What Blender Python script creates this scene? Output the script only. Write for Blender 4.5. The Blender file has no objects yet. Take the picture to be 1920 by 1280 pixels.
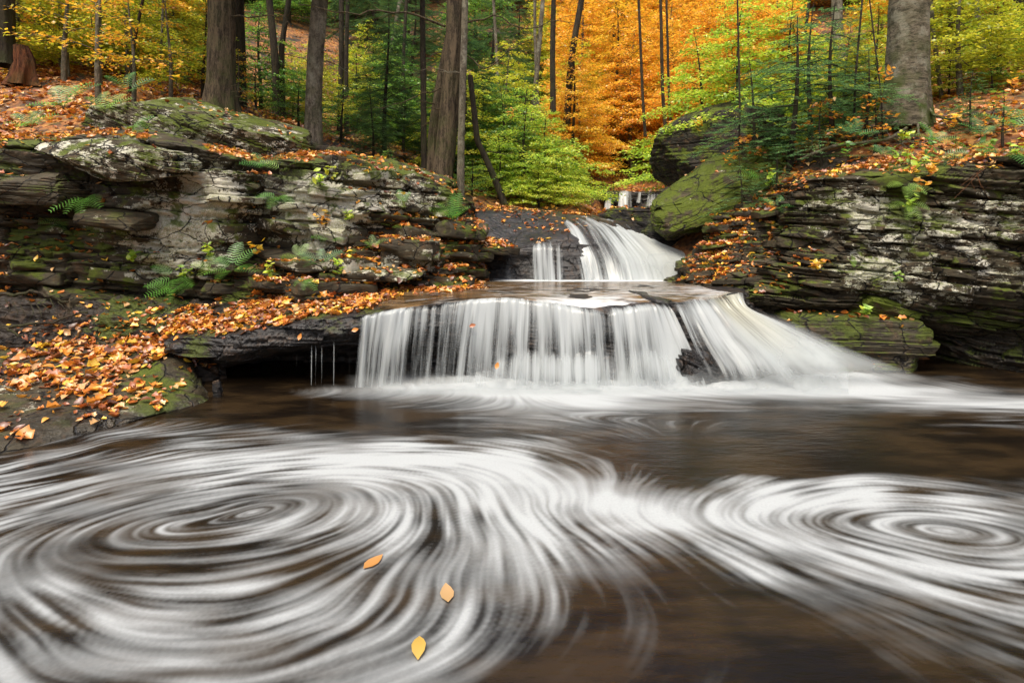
import bpy, math, random
import numpy as np
from mathutils import Vector, Matrix, Euler
rng = np.random.default_rng(7)
random.seed(7)
SC = bpy.context.scene
COL = SC.collection
F = 1066.667; HZ = 430.0; CH = 2.1
def P(px, py, Y): return ((px-960.0)*Y/F, Y, CH-(py-HZ)*Y/F)
def proj(p):
    Y = np.maximum(p[..., 1], 0.1)
    return 960+p[..., 0]*F/Y, HZ+(CH-p[..., 2])*F/Y
# ---------------------------------------------------------------- noise
_perm = np.random.default_rng(3).random(65536).astype(np.float32)
def _h(ix, iy, iz):
    n = (ix.astype(np.int64)*73856093) ^ (iy.astype(np.int64)*19349663) ^ (iz.astype(np.int64)*83492791)
    n = (n ^ (n >> 13))*1274126177
    return _perm[(n ^ (n >> 16)) & 65535]
def vnoise(x, y, z):
    x, y, z = np.broadcast_arrays(np.asarray(x, float), np.asarray(y, float), np.asarray(z, float))
    ix = np.floor(x); iy = np.floor(y); iz = np.floor(z)
    fx = x-ix; fy = y-iy; fz = z-iz
    fx = fx*fx*(3-2*fx); fy = fy*fy*(3-2*fy); fz = fz*fz*(3-2*fz)
    r = 0
    for a in (0, 1):
        wx = fx if a else 1-fx
        for b in (0, 1):
            wy = fy if b else 1-fy
            for c in (0, 1):
                wz = fz if c else 1-fz
                r = r+wx*wy*wz*_h(ix+a, iy+b, iz+c)
    return r*2-1
def fbm(x, y, z, o=4, g=.5):
    r = 0; a = 1; t = 0
    for k in range(o):
        r = r+a*vnoise(x*2**k+17.3*k, y*2**k-9.1*k, z*2**k+5.7*k); t += a; a *= g
    return r/t
def sstep(a, b, x):
    t = np.clip((x-a)/(b-a), 0, 1); return t*t*(3-2*t)
# ---------------------------------------------------------------- mesh
def mesh_np(name, verts, quads=None, tris=None, smooth=True, attrs=None, uv=None):
    me = bpy.data.meshes.new(name)
    verts = np.ascontiguousarray(verts, np.float32).reshape(-1, 3)
    me.vertices.add(len(verts)); me.vertices.foreach_set('co', verts.ravel())
    parts = []
    nq = 0 if quads is None else len(quads); nt = 0 if tris is None else len(tris)
    li = []
    if nq: li.append(np.asarray(quads, np.int32).ravel())
    if nt: li.append(np.asarray(tris, np.int32).ravel())
    li = np.concatenate(li)
    me.loops.add(len(li)); me.loops.foreach_set('vertex_index', li)
    me.polygons.add(nq+nt)
    st = np.concatenate([np.arange(nq)*4, nq*4+np.arange(nt)*3]).astype(np.int32)
    me.polygons.foreach_set('loop_start', st)
    if smooth: me.polygons.foreach_set('use_smooth', np.ones(nq+nt, bool))
    if attrs:
        for k, v in attrs.items():
            v = np.asarray(v, np.float32)
            if v.ndim == 1:
                a = me.attributes.new(k, 'FLOAT', 'POINT'); a.data.foreach_set('value', v)
            else:
                if v.shape[1] == 3: v = np.concatenate([v, np.ones((len(v), 1), np.float32)], 1)
                a = me.attributes.new(k, 'FLOAT_COLOR', 'POINT'); a.data.foreach_set('color', np.ascontiguousarray(v).ravel())
    if uv is not None:
        l = me.uv_layers.new(name='UVMap'); l.data.foreach_set('uv', np.asarray(uv, np.float32)[li].ravel())
    me.update(calc_edges=True)
    return me
def obj(name, me, mat=None, parent=None, loc=None, **kw):
    o = bpy.data.objects.new(name, me); COL.objects.link(o)
    if me is not None and mat is not None:
        if len(me.materials) == 0: me.materials.append(mat)
    if parent is not None: o.parent = parent
    if loc is not None: o.location = loc
    for k, v in kw.items(): o[k] = v
    return o
def thing(name, label, cat, loc=(0, 0, 0), group=None, rz=0, scale=1):
    o = bpy.data.objects.new(name, None); COL.objects.link(o); o.location = loc
    o.rotation_euler[2] = rz; o.scale = (scale,)*3; o.empty_display_size = .2
    o['label'] = label; o['category'] = cat
    if group: o['group'] = group
    return o
class MB:
    def __init__(s): s.v = []; s.q = []; s.t = []; s.n = 0
    def tube(s, pts, rad, sides=6, cap=False):
        pts = np.asarray(pts, float); n = len(pts)
        rad = np.broadcast_to(np.asarray(rad, float), (n,))
        tg = np.gradient(pts, axis=0); tg /= np.linalg.norm(tg, axis=1)[:, None]+1e-9
        up = np.array([0, 0, 1.0]) if abs(tg[0, 2]) < .9 else np.array([1.0, 0, 0])
        a = np.cross(tg, up); a /= np.linalg.norm(a, axis=1)[:, None]+1e-9
        b = np.cross(a, tg)
        th = np.arange(sides)*2*math.pi/sides
        ring = (np.cos(th)[None, :, None]*a[:, None]+np.sin(th)[None, :, None]*b[:, None])*rad[:, None, None]+pts[:, None]
        s.v.append(ring.reshape(-1, 3))
        i = np.arange(n-1)[:, None]*sides; j = np.arange(sides)[None]; j2 = (j+1) % sides
        q = np.stack([i+j, i+j2, i+sides+j2, i+sides+j], -1).reshape(-1, 4)+s.n
        s.q.append(q); s.n += n*sides
    def mesh(s, name, **k):
        return mesh_np(name, np.concatenate(s.v), np.concatenate(s.q) if s.q else None, np.concatenate(s.t) if s.t else None, **k)
def resample(arr, n):
    """Catmull-Rom along axis 0 with even parameter by mean chord length"""
    arr = np.asarray(arr, float); m = len(arr)
    d = np.linalg.norm(np.diff(arr[..., :3], axis=0), axis=-1)
    while d.ndim > 1: d = d.mean(-1)
    t = np.concatenate([[0], np.cumsum(np.maximum(d, 1e-4))])
    tt = np.linspace(0, t[-1], n)
    k = np.clip(np.searchsorted(t, tt, side='right')-1, 0, m-2)
    f = ((tt-t[k])/(t[k+1]-t[k]))
    f = f.reshape((-1,)+(1,)*(arr.ndim-1))
    p1 = arr[k]; p2 = arr[k+1]; p0 = arr[np.maximum(k-1, 0)]; p3 = arr[np.minimum(k+2, m-1)]
    # gentle tension
    T = .35
    m1 = (p2-p0)*T; m2 = (p3-p1)*T
    f2 = f*f; f3 = f2*f
    return (2*f3-3*f2+1)*p1+(f3-2*f2+f)*m1+(-2*f3+3*f2)*p2+(f3-f2)*m2
def grid_faces(nu, nv):
    i = np.arange(nu-1)[:, None]; j = np.arange(nv-1)[None]
    a = i*nv+j
    return np.stack([a, a+nv, a+nv+1, a+1], -1).reshape(-1, 4)
def normals(G):
    du = np.gradient(G, axis=0); dv = np.gradient(G, axis=1)
    n = np.cross(du, dv); return n/(np.linalg.norm(n, axis=-1, keepdims=True)+1e-9)
def strata_idx(zw, seed, tmin, tmax):
    r = np.random.default_rng(seed)
    e = [-3.0]
    while e[-1] < 9: e.append(e[-1]+tmin+(tmax-tmin)*r.random()**1.8)
    e = np.array(e)
    k = np.clip(np.searchsorted(e, zw)-1, 0, len(e)-2)
    f = (zw-e[k])/(e[k+1]-e[k])
    return e, k, f, r.random(len(e)), r
BLOBS = {}
def strata_disp(p, seed, amp=.12, tmin=.03, tmax=.2, dip=0, dipy=0, blk=.7):
    x, y, z = p[..., 0], p[..., 1], p[..., 2]
    s = x+.8*y
    zw = z+dip*x+dipy*y+.07*fbm(x*.5, y*.5, seed+.3, 2)+.02*vnoise(x*2.2, y*2.2, z*.7)
    d = 0
    for lev, (am, ta, tb, bl) in enumerate([(1, tmin*3, tmax*2.2, blk*1.6), (.45, tmin, tmax*.7, blk*.6), (.16, tmin*.5, tmin*1.6, blk*.35)]):
        e, k, f, R, r = strata_idx(zw+.013*lev, seed+lev*31, ta, tb)
        L = bl*(.5+1.2*R[k])
        bs = s/L+R[k]*37+.25*vnoise(z*3, s*.7, k*1.0)
        bi = np.floor(bs); bf = bs-bi
        h = _h(bi, k, np.full_like(k, seed+lev))
        h2 = _h(bi, k, np.full_like(k, seed+lev+9))
        off = (h-.5)*1.3+(R[k]-.5)*1.1
        off = off+(bf-.5)*(h2-.5)*.9            # blocks rotated a little
        th = (e[k+1]-e[k])
        groove = -np.exp(-f*th/.012)*.5-np.exp(-np.minimum(bf, 1-bf)*L/.012)*.5
        off = np.where(h2 < .10, off-1.3, off)
        off = off-(1-f)*.25                      # undercut: lower part set back
        d = d+am*amp*(off+groove*(.9 if lev < 2 else .5))
    return d, zw
def terrace(p, seed, tmin, tmax, dip, dipy=0, k0=.85):
    x, y, z = p[..., 0], p[..., 1], p[..., 2]
    w = dip*x+dipy*y+.12*fbm(x*.7, y*.7, seed+.3, 3)+.05*vnoise(x*3, y*3, seed)
    # block-wise offsets give angular step edges
    bi = np.floor(x/.42+.6*vnoise(y*1.3, x*.4, seed)); bj = np.floor(y/.5+.4*vnoise(x*1.1, y, seed+4))
    w = w+(_h(bi, bj, np.full_like(bi, seed))-.5)*.09
    zw = z+w
    e, k, f, R, r = strata_idx(zw, seed, tmin, tmax)
    g = sstep(.55, .97, f)
    zn = e[k]+(e[k+1]-e[k])*g
    q = p.copy(); q[..., 2] = z*(1-k0)+(zn-w)*k0
    return q
def blob_sum(pos, blobs):
    px, py = proj(pos)
    r = np.zeros(px.shape)
    for (cx, cy, rx, ry, v) in blobs:
        g = np.exp(-(((px-cx)/rx)**2+((py-cy)/ry)**2))
        r = r+g*v
    return r
SURF = {}
def loft_base(st, nu, nv):
    C = np.array([[P(*q) for q in row] for row in st])     # stations x profile x 3
    C = resample(C, nu)
    return np.swapaxes(resample(np.swapaxes(C, 0, 1), nv), 0, 1)
def cube_grid(n):
    """unit cube with n x n faces a side, welded"""
    vs = {}; V = []; Q_ = []
    def vid(p):
        k = tuple(np.round(p, 5))
        if k not in vs: vs[k] = len(V); V.append(p)
        return vs[k]
    t = np.linspace(-1, 1, n+1)
    for ax in range(3):
        for sg in (-1, 1):
            a, b = [(1, 2), (2, 0), (0, 1)][ax]
            for i in range(n):
                for j in range(n):
                    c = []
                    for di, dj in ((0, 0), (1, 0), (1, 1), (0, 1)):
                        p = [0, 0, 0]; p[ax] = sg; p[a] = t[i+di]; p[b] = t[j+dj]; c.append(vid(tuple(p)))
                    Q_.append(c if sg > 0 else c[::-1])
    return np.array(V, float), np.array(Q_)
CG = cube_grid(9)
def ledge_blocks(G, NN, blocks, seed, dip):
    """broken slabs of the same bed rock standing proud of the face"""
    cnt, polys, smin, smax = blocks
    r = np.random.default_rng(seed+77)
    P0 = G.reshape(-1, 3); N0 = NN.reshape(-1, 3)
    px, py = proj(P0); ok = np.zeros(len(P0), bool)
    for pl in polys: ok |= inpoly(px, py, pl)
    ok &= (N0[:, 2] < .75) & (N0[:, 2] > -.5)
    ids = r.choice(np.nonzero(ok)[0], cnt)
    BV, BQ = [], []; off = 0
    for k in ids:
        n = N0[k].copy(); az = math.atan2(n[1], n[0])+r.normal()*.3
        sx = smin+(smax-smin)*r.random()**1.7; th = sx*(.10+.22*r.random()); dp = .12+.35*sx
        V = CG[0].copy()
        for _ in range(5):
            d = r.normal(size=3)*np.array([1, 1, .5]); d /= np.linalg.norm(d); t_ = .85+.3*r.random(); e = V@d-t_; V = V-np.outer(np.maximum(e, 0), d)
        V = V*np.array([dp, sx*.5, th*.5])
        V = V+.018*fbm(V[:, :1]*6+k, V[:, 1:2]*6, V[:, 2:]*9, 3)*np.array([1, 1, .6])*(1+sx)
        R = np.array((Matrix.Rotation(az, 3, 'Z') @ Matrix.Rotation(r.normal()*.05, 3, 'Y') @ Matrix.Rotation(r.normal()*.05, 3, 'X')))
        D = np.array(Matrix.Rotation(dip, 3, 'Y'))
        V = V@R.T@D.T+P0[k]-np.array([math.cos(az), math.sin(az), 0])*dp*(.35+.45*r.random())
        BV.append(V); BQ.append(CG[1]+off); off += len(V)
    return np.concatenate(BV), np.concatenate(BQ)
def inpoly(px, py, poly):
    poly = np.array(poly, float); r = np.zeros(px.shape, bool); j = len(poly)-1
    for i in range(len(poly)):
        xi, yi = poly[i]; xj, yj = poly[j]
        c = ((yi > py) != (yj > py)) & (px < (xj-xi)*(py-yi)/(yj-yi+1e-9)+xi)
        r ^= c; j = i
    return r
def rock_loft(name, st, nu, nv, seed, mat, amp=.1, tmin=.03, tmax=.2, dip=0, dipy=0, rough=.03, ter=None, lich=(), moss=(), wet=(), blk=.7,
              lich0=0, moss0=0, wet0=0, label=None, cat='rock', kind=None, oname='rock_ledge', postz=None, group=None, blocks=None):
    G = loft_base(st, nu, nv)
    N = normals(G)
    for _ in range(6):
        N[1:-1] = (N[:-2]+N[1:-1]*2+N[2:])/4; N[:, 1:-1] = (N[:, :-2]+N[:, 1:-1]*2+N[:, 2:])/4
    N /= np.linalg.norm(N, axis=-1, keepdims=True)+1e-9
    hf = np.sqrt(np.clip(1-N[..., 2]**2, 0, 1))
    Nh = N.copy(); Nh[..., 2] = 0; Nh /= np.linalg.norm(Nh, axis=-1, keepdims=True)+1e-6
    Nh[..., 1] = np.minimum(Nh[..., 1], 0)
    big = fbm(G[..., 0]*.8, G[..., 1]*.8, G[..., 2]*1.3+seed, 3)
    G = G+N*(big*amp*.9)[..., None]
    if ter: G = terrace(G, seed+5, ter[0], ter[1], dip, dipy, ter[2] if len(ter) > 2 else .85)
    d, zw = strata_disp(G, seed, amp, tmin, tmax, dip, dipy, blk)
    G = G+Nh*(d*sstep(.15, .7, hf))[..., None]
    fin = fbm(G[..., 0]*5, G[..., 1]*5, G[..., 2]*9, 4)
    G = G+N*(fin*rough)[..., None]
    if postz: G = postz(G)
    NN = normals(G)
    V = G.reshape(-1, 3); FQ = grid_faces(nu, nv); n0 = len(V)
    if blocks:
        bv, bq = ledge_blocks(G, NN, blocks, seed, dip)
        SURF[name+'_b'] = (bv, bq)
        V = np.concatenate([V, bv]); FQ = np.concatenate([FQ, bq+n0])
    at = {'lich': np.clip(lich0+blob_sum(V, lich), 0, 1.5), 'moss': np.clip(moss0+blob_sum(V, moss), 0, 1.5), 'wet': np.clip(wet0+blob_sum(V, wet), 0, 1)}
    me = mesh_np(oname, V, FQ, attrs=at, smooth=False)
    o = obj(oname, me, mat)
    if kind: o['kind'] = kind
    else:
        o['label'] = label; o['category'] = cat
        if group: o['group'] = group
    SURF[name] = (G, NN)
    return o
# ---------------------------------------------------------------- node helper
class NT:
    def __init__(s, name):
        s.m = bpy.data.materials.new(name); s.m.use_nodes = True; s.t = s.m.node_tree; s.t.nodes.clear()
        s.out = s.t.nodes.new('ShaderNodeOutputMaterial')
    def n(s, typ, ins=None, **props):
        nd = s.t.nodes.new('ShaderNode'+typ)
        for k, v in props.items(): setattr(nd, k, v)
        if ins:
            for k, v in ins.items(): s.set(nd.inputs[k], v)
        return nd
    def set(s, sock, v):
        if isinstance(v, bpy.types.NodeSocket): s.t.links.new(v, sock)
        elif isinstance(v, bpy.types.Node): s.t.links.new(v.outputs[0], sock)
        else:
            if sock.type == 'RGBA' and isinstance(v, tuple) and len(v) == 3: v = v+(1,)
            sock.default_value = v
    def math(s, op, a, b=None, c=None, clamp=False):
        nd = s.t.nodes.new('ShaderNodeMath'); nd.operation = op; nd.use_clamp = clamp
        s.set(nd.inputs[0], a)
        if b is not None: s.set(nd.inputs[1], b)
        if c is not None: s.set(nd.inputs[2], c)
        return nd.outputs[0]
    def attr(s, name): return s.n('Attribute', attribute_name=name)
    def ss(s, x, a, b, lo=0.0, hi=1.0):
        nd = s.n('MapRange', {'Value': x, 'From Min': a, 'From Max': b, 'To Min': lo, 'To Max': hi}, interpolation_type='SMOOTHSTEP'); return nd.outputs[0]
    def mix(s, f, a, b):
        nd = s.n('Mix', data_type='RGBA'); s.set(nd.inputs[0], f); s.set(nd.inputs[6], a); s.set(nd.inputs[7], b); return nd.outputs[2]
    def pos(s, sc=(1, 1, 1), rot=(0, 0, 0)):
        g = s.n('NewGeometry'); mp = s.n('Mapping', {'Vector': g.outputs['Position'], 'Scale': sc, 'Rotation': rot}); return mp.outputs[0]
    def opos(s, sc=(1, 1, 1)):
        g = s.n('TexCoord'); mp = s.n('Mapping', {'Vector': g.outputs['Object'], 'Scale': sc}); return mp.outputs[0]
    def noise(s, vec, scale, detail=5, rough=.55, dist=0):
        return s.n('TexNoise', {'Vector': vec, 'Scale': scale, 'Detail': detail, 'Roughness': rough, 'Distortion': dist}).outputs[0]
    def ramp(s, f, stops):
        nd = s.n('ValToRGB', {'Fac': f}); cr = nd.color_ramp
        while len(cr.elements) < len(stops): cr.elements.new(.5)
        for e, (p, c) in zip(cr.elements, stops): e.position = p; e.color = c+(1,)
        return nd.outputs[0]
    def surf(s, x): s.t.links.new(x if isinstance(x, bpy.types.NodeSocket) else x.outputs[0], s.out.inputs['Surface']); return s.m
def rock_mat(name, stops=None, dip=0.0, wetk=1.0):
    m = NT(name); K = .46
    stops = stops or [(.27, (.014, .011, .006)), (.42, (.055, .043, .022)), (.55, (.125, .103, .058)), (.72, (.23, .20, .13))]
    stops = [(a_, tuple(K*c_ for c_ in b_)) for a_, b_ in stops]
    p = m.pos(rot=(0, dip, 0)); ps = m.pos(sc=(1.2, 1.2, 9), rot=(0, dip, 0))
    n1 = m.noise(p, 1.7, 8, .62); n2 = m.noise(ps, 3.2, 6, .6, .3); n3 = m.noise(p, 34, 4, .7); n4 = m.noise(p, 7, 6, .65)
    v = m.math('ADD', m.math('MULTIPLY', n1, .5), m.math('MULTIPLY', n2, .5))
    base = m.ramp(v, stops)
    base = m.mix(m.ss(n4, .5, .72, 0, .55), base, (.13, .07, .03))        # rusty brown stain
    base = m.mix(m.ss(n3, .5, .75, 0, .35), base, (.012, .01, .008))
    cw = m.n('TexVoronoi', {'Vector': m.n('VectorMath', {0: m.pos(sc=(1, 1, 2.1), rot=(0, dip, .3)), 1: m.n('VectorMath', {0: m.n('TexNoise', {'Vector': p, 'Scale': 2.5, 'Detail': 4.0}).outputs['Color'], 1: (.35, .35, .35)}, operation='MULTIPLY')}, operation='ADD'), 'Scale': 1.5}, feature='DISTANCE_TO_EDGE').outputs[0]
    crk = m.ss(cw, .004, .022)
    # lichen
    la = m.attr('lich').outputs['Fac']; ma = m.attr('moss').outputs['Fac']; wa = m.attr('wet').outputs['Fac']
    ln = m.noise(m.pos(sc=(1, 1, 1.8), rot=(0, dip, 0)), 3.6, 9, .68, .2)
    lf = m.math('ADD', m.math('ADD', ln, m.math('MULTIPLY', m.math('SUBTRACT', n3, .5), .35)), m.math('MULTIPLY', la, .34))
    lmask = m.math('MULTIPLY', m.ss(lf, .70, .745), m.ss(la, .02, .2))
    lcol = m.mix(m.ss(n1, .4, .6), (.52, .50, .40), (.31, .31, .19))
    lcol = m.mix(m.ss(m.noise(p, 60, 2, .5), .45, .7), lcol, (.58, .57, .51))
    base = m.mix(m.math('MULTIPLY', lmask, .93), base, lcol)
    # moss
    g = m.n('NewGeometry'); nz = m.n('SeparateXYZ', {'Vector': g.outputs['Normal']}).outputs[2]
    mn = m.noise(p, 2.6, 7, .6)
    mf = m.math('ADD', m.math('ADD', mn, m.math('MULTIPLY', ma, .24)), m.math('MULTIPLY', nz, .10))
    mmask = m.math('MULTIPLY', m.ss(mf, .62, .74), m.ss(ma, .02, .2))
    mcol = m.mix(m.noise(p, 22, 5, .6), (.018, .032, .003), (.14, .18, .012))
    base = m.mix(m.math('MULTIPLY', mmask, .9), base, mcol)
    base = m.mix(m.math('MULTIPLY', wa, .72*wetk), base, m.mix(.5, (.012, .011, .011), base))
    base = m.mix(m.math('MULTIPLY', crk, 1.0), (.006, .005, .004), base)
    rough = m.math('SUBTRACT', .78, m.math('MULTIPLY', wa, .52))
    rough = m.math('ADD', rough, m.math('MULTIPLY', m.math('SUBTRACT', n4, .5), .25))
    h = m.math('ADD', m.math('MULTIPLY', m.noise(m.pos(sc=(2, 2, 12), rot=(0, dip, 0)), 5, 8, .65), .7), m.math('MULTIPLY', n3, .35))
    h = m.math('ADD', h, m.math('MULTIPLY', mmask, m.math('MULTIPLY', m.noise(p, 90, 3, .6), .7)))
    h = m.math('ADD', h, m.math('MULTIPLY', crk, .8))
    bp = m.n('Bump', {'Strength': .8, 'Distance': .035, 'Height': h})
    b = m.n('BsdfPrincipled', {'Base Color': base, 'Roughness': rough, 'Normal': bp.outputs[0], 'Specular IOR Level': m.math('ADD', .25, m.math('MULTIPLY', wa, .35))})
    return m.surf(b)
def bark_mat(name, c1, c2, moss=0.3, sx=14, sz=2.2, lich=0):
    m = NT(name)
    p = m.opos(sc=(sx, sx, sz)); q = m.opos()
    n = m.noise(p, 1.0, 8, .7, .5); nf = m.noise(m.opos(sc=(sx*2.2, sx*2.2, sz*4)), 1.6, 6, .7, .8); n = m.math('ADD', m.math('MULTIPLY', n, .6), m.math('MULTIPLY', nf, .4)); b = m.mix(m.ss(n, .40, .58), c1, c2)
    n2 = m.noise(q, 2.2, 6, .6)
    if lich: b = m.mix(m.ss(m.noise(q, 2.7, 7, .7), .5, .62, 0, lich), b, (.30, .29, .22))
    if moss:
        z = m.n('SeparateXYZ', {'Vector': q}).outputs[2]
        b = m.mix(m.math('MULTIPLY', m.ss(n2, .42, .62), m.ss(z, 2.6, 0, 0.12, moss)), b, (.05, .07, .012))
    bp = m.n('Bump', {'Strength': 1.0, 'Distance': .06, 'Height': n})
    return m.surf(m.n('BsdfPrincipled', {'Base Color': b, 'Roughness': .85, 'Normal': bp.outputs[0], 'Specular IOR Level': .2}))
def leaf_mat(name, trans=.35, gloss=.06):
    m = NT(name)
    c = m.attr('col').outputs['Color']
    d = m.n('BsdfDiffuse', {'Color': c}); t = m.n('BsdfTranslucent', {'Color': c})
    mx = m.n('MixShader', {0: trans, 1: d.outputs[0], 2: t.outputs[0]})
    g = m.n('BsdfGlossy', {'Roughness': .42, 'Color': (.9, .95, 1.0)})
    return m.surf(m.n('MixShader', {0: gloss, 1: mx.outputs[0], 2: g.outputs[0]}))
# ================================================================ MATERIALS
M_rock = rock_mat('layered_shale', dip=math.radians(4))
M_rockR = rock_mat('layered_shale_dipping', dip=math.radians(-5))
M_wet = rock_mat('wet_shale', stops=[(.25, (.012, .011, .011)), (.45, (.03, .028, .027)), (.6, (.06, .055, .05)), (.75, (.11, .10, .09))])
M_shade = rock_mat('boulder_painted_shade', stops=[(.25, (.012, .010, .007)), (.45, (.03, .025, .018)), (.6, (.05, .043, .03)), (.75, (.09, .078, .055))], dip=math.radians(-18))  # boulder stone darkened in its stops: the shade on it is painted in
M_boulder = rock_mat('boulder_stone', dip=math.radians(-30))
M_earth = rock_mat('damp_earth', stops=[(.25, (.008, .005, .003)), (.45, (.028, .018, .009)), (.6, (.06, .038, .02)), (.75, (.12, .085, .05))])
# ================================================================ ROCKS
q = 1.0
# left bank slab at the pool
def Q(px, Y, z): return (px, HZ+(CH-z)*F/Y, Y)
rock_loft('slabL', [
 [Q(-420, 4.2, -.35), Q(-420, 4.3, 0), Q(-420, 4.5, .10), Q(-420, 5.6, .22), Q(-420, 7.2, .35), Q(-420, 8.6, .5)],
 [Q(-160, 4.8, -.35), Q(-160, 4.9, 0), Q(-160, 5.1, .10), Q(-160, 5.9, .22), Q(-160, 7.2, .34), Q(-160, 8.6, .5)],
 [Q(0, 5.2, -.35), Q(0, 5.3, 0), Q(0, 5.5, .09), Q(0, 6.3, .2), Q(0, 7.3, .31), Q(0, 8.6, .45)],
 [Q(120, 5.6, -.35), Q(120, 5.72, 0), Q(120, 5.92, .10), Q(120, 6.6, .21), Q(120, 7.3, .3), Q(120, 8.6, .5)],
 [Q(230, 6.0, -.35), Q(230, 6.1, 0), Q(230, 6.3, .11), Q(230, 6.9, .20), Q(230, 7.5, .32), Q(230, 8.5, .55)],
 [Q(310, 6.35, -.35), Q(310, 6.5, 0), Q(310, 6.68, .10), Q(310, 7.1, .16), Q(310, 7.5, .33), Q(310, 8.2, .5)],
 [Q(365, 6.6, -.35), Q(365, 6.75, -.02), Q(365, 6.88, .06), Q(365, 7.15, .09), Q(365, 7.45, .16), Q(365, 7.9, .25)],
 [Q(415, 6.9, -.35), Q(412, 7.0, -.06), Q(408, 7.1, -.03), Q(404, 7.2, -.02), Q(400, 7.4, -.06), Q(396, 7.6, -.2)]],
 430, 210, 11, M_rock, amp=.03, tmin=.03, tmax=.1, dip=.03, rough=.016, blk=1.2,
 moss=[(290, 745, 45, 50, .9), (330, 790, 60, 30, .6)], lich=[(60, 720, 70, 30, .3), (225, 765, 30, 12, .8), (20, 750, 60, 40, .4)], wet=[(60, 800, 200, 40, .55), (250, 790, 120, 40, .6), (400, 760, 60, 60, .9)], wet0=.15, moss0=.08,
 label='low leaf-strewn rock slab at the left edge of the swirling pool', cat='rock slab', oname='rock_slab')
# dirt bank below the left wall
rock_loft('bankL', [
 [Q(-420, 8.0, .2), Q(-420, 8.3, .6), Q(-420, 8.5, .85), Q(-420, 8.8, 1.1), Q(-420, 9.3, 1.2)],
 [Q(0, 8.0, .25), Q(0, 8.25, .55), Q(0, 8.5, .8), Q(0, 8.75, 1.05), Q(0, 9.2, 1.1)],
 [Q(150, 7.9, .25), Q(150, 8.3, .5), Q(150, 8.45, .75), Q(150, 8.75, .95), Q(150, 9.2, 1.05)],
 [Q(250, 7.8, .2), Q(250, 8.2, .42), Q(250, 8.3, .7), Q(250, 8.5, .85), Q(250, 9.1, 1.0)],
 [Q(330, 7.7, .1), Q(330, 8.0, .35), Q(330, 8.2, .6), Q(330, 8.5, .8), Q(330, 9.1, .98)],
 [Q(430, 7.9, -.1), Q(420, 8.1, .2), Q(410, 8.3, .5), Q(400, 8.6, .75), Q(400, 9.1, .95)]],
 380, 170, 12, M_earth, amp=.04, tmin=.04, tmax=.14, rough=.13, moss=[(250, 600, 90, 40, 1.0), (120, 520, 120, 40, .5), (330, 640, 60, 40, .6)], wet0=.5,
 label='dark mossy dirt bank with exposed roots under the left rock wall', cat='bank', oname='earth_bank')
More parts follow.
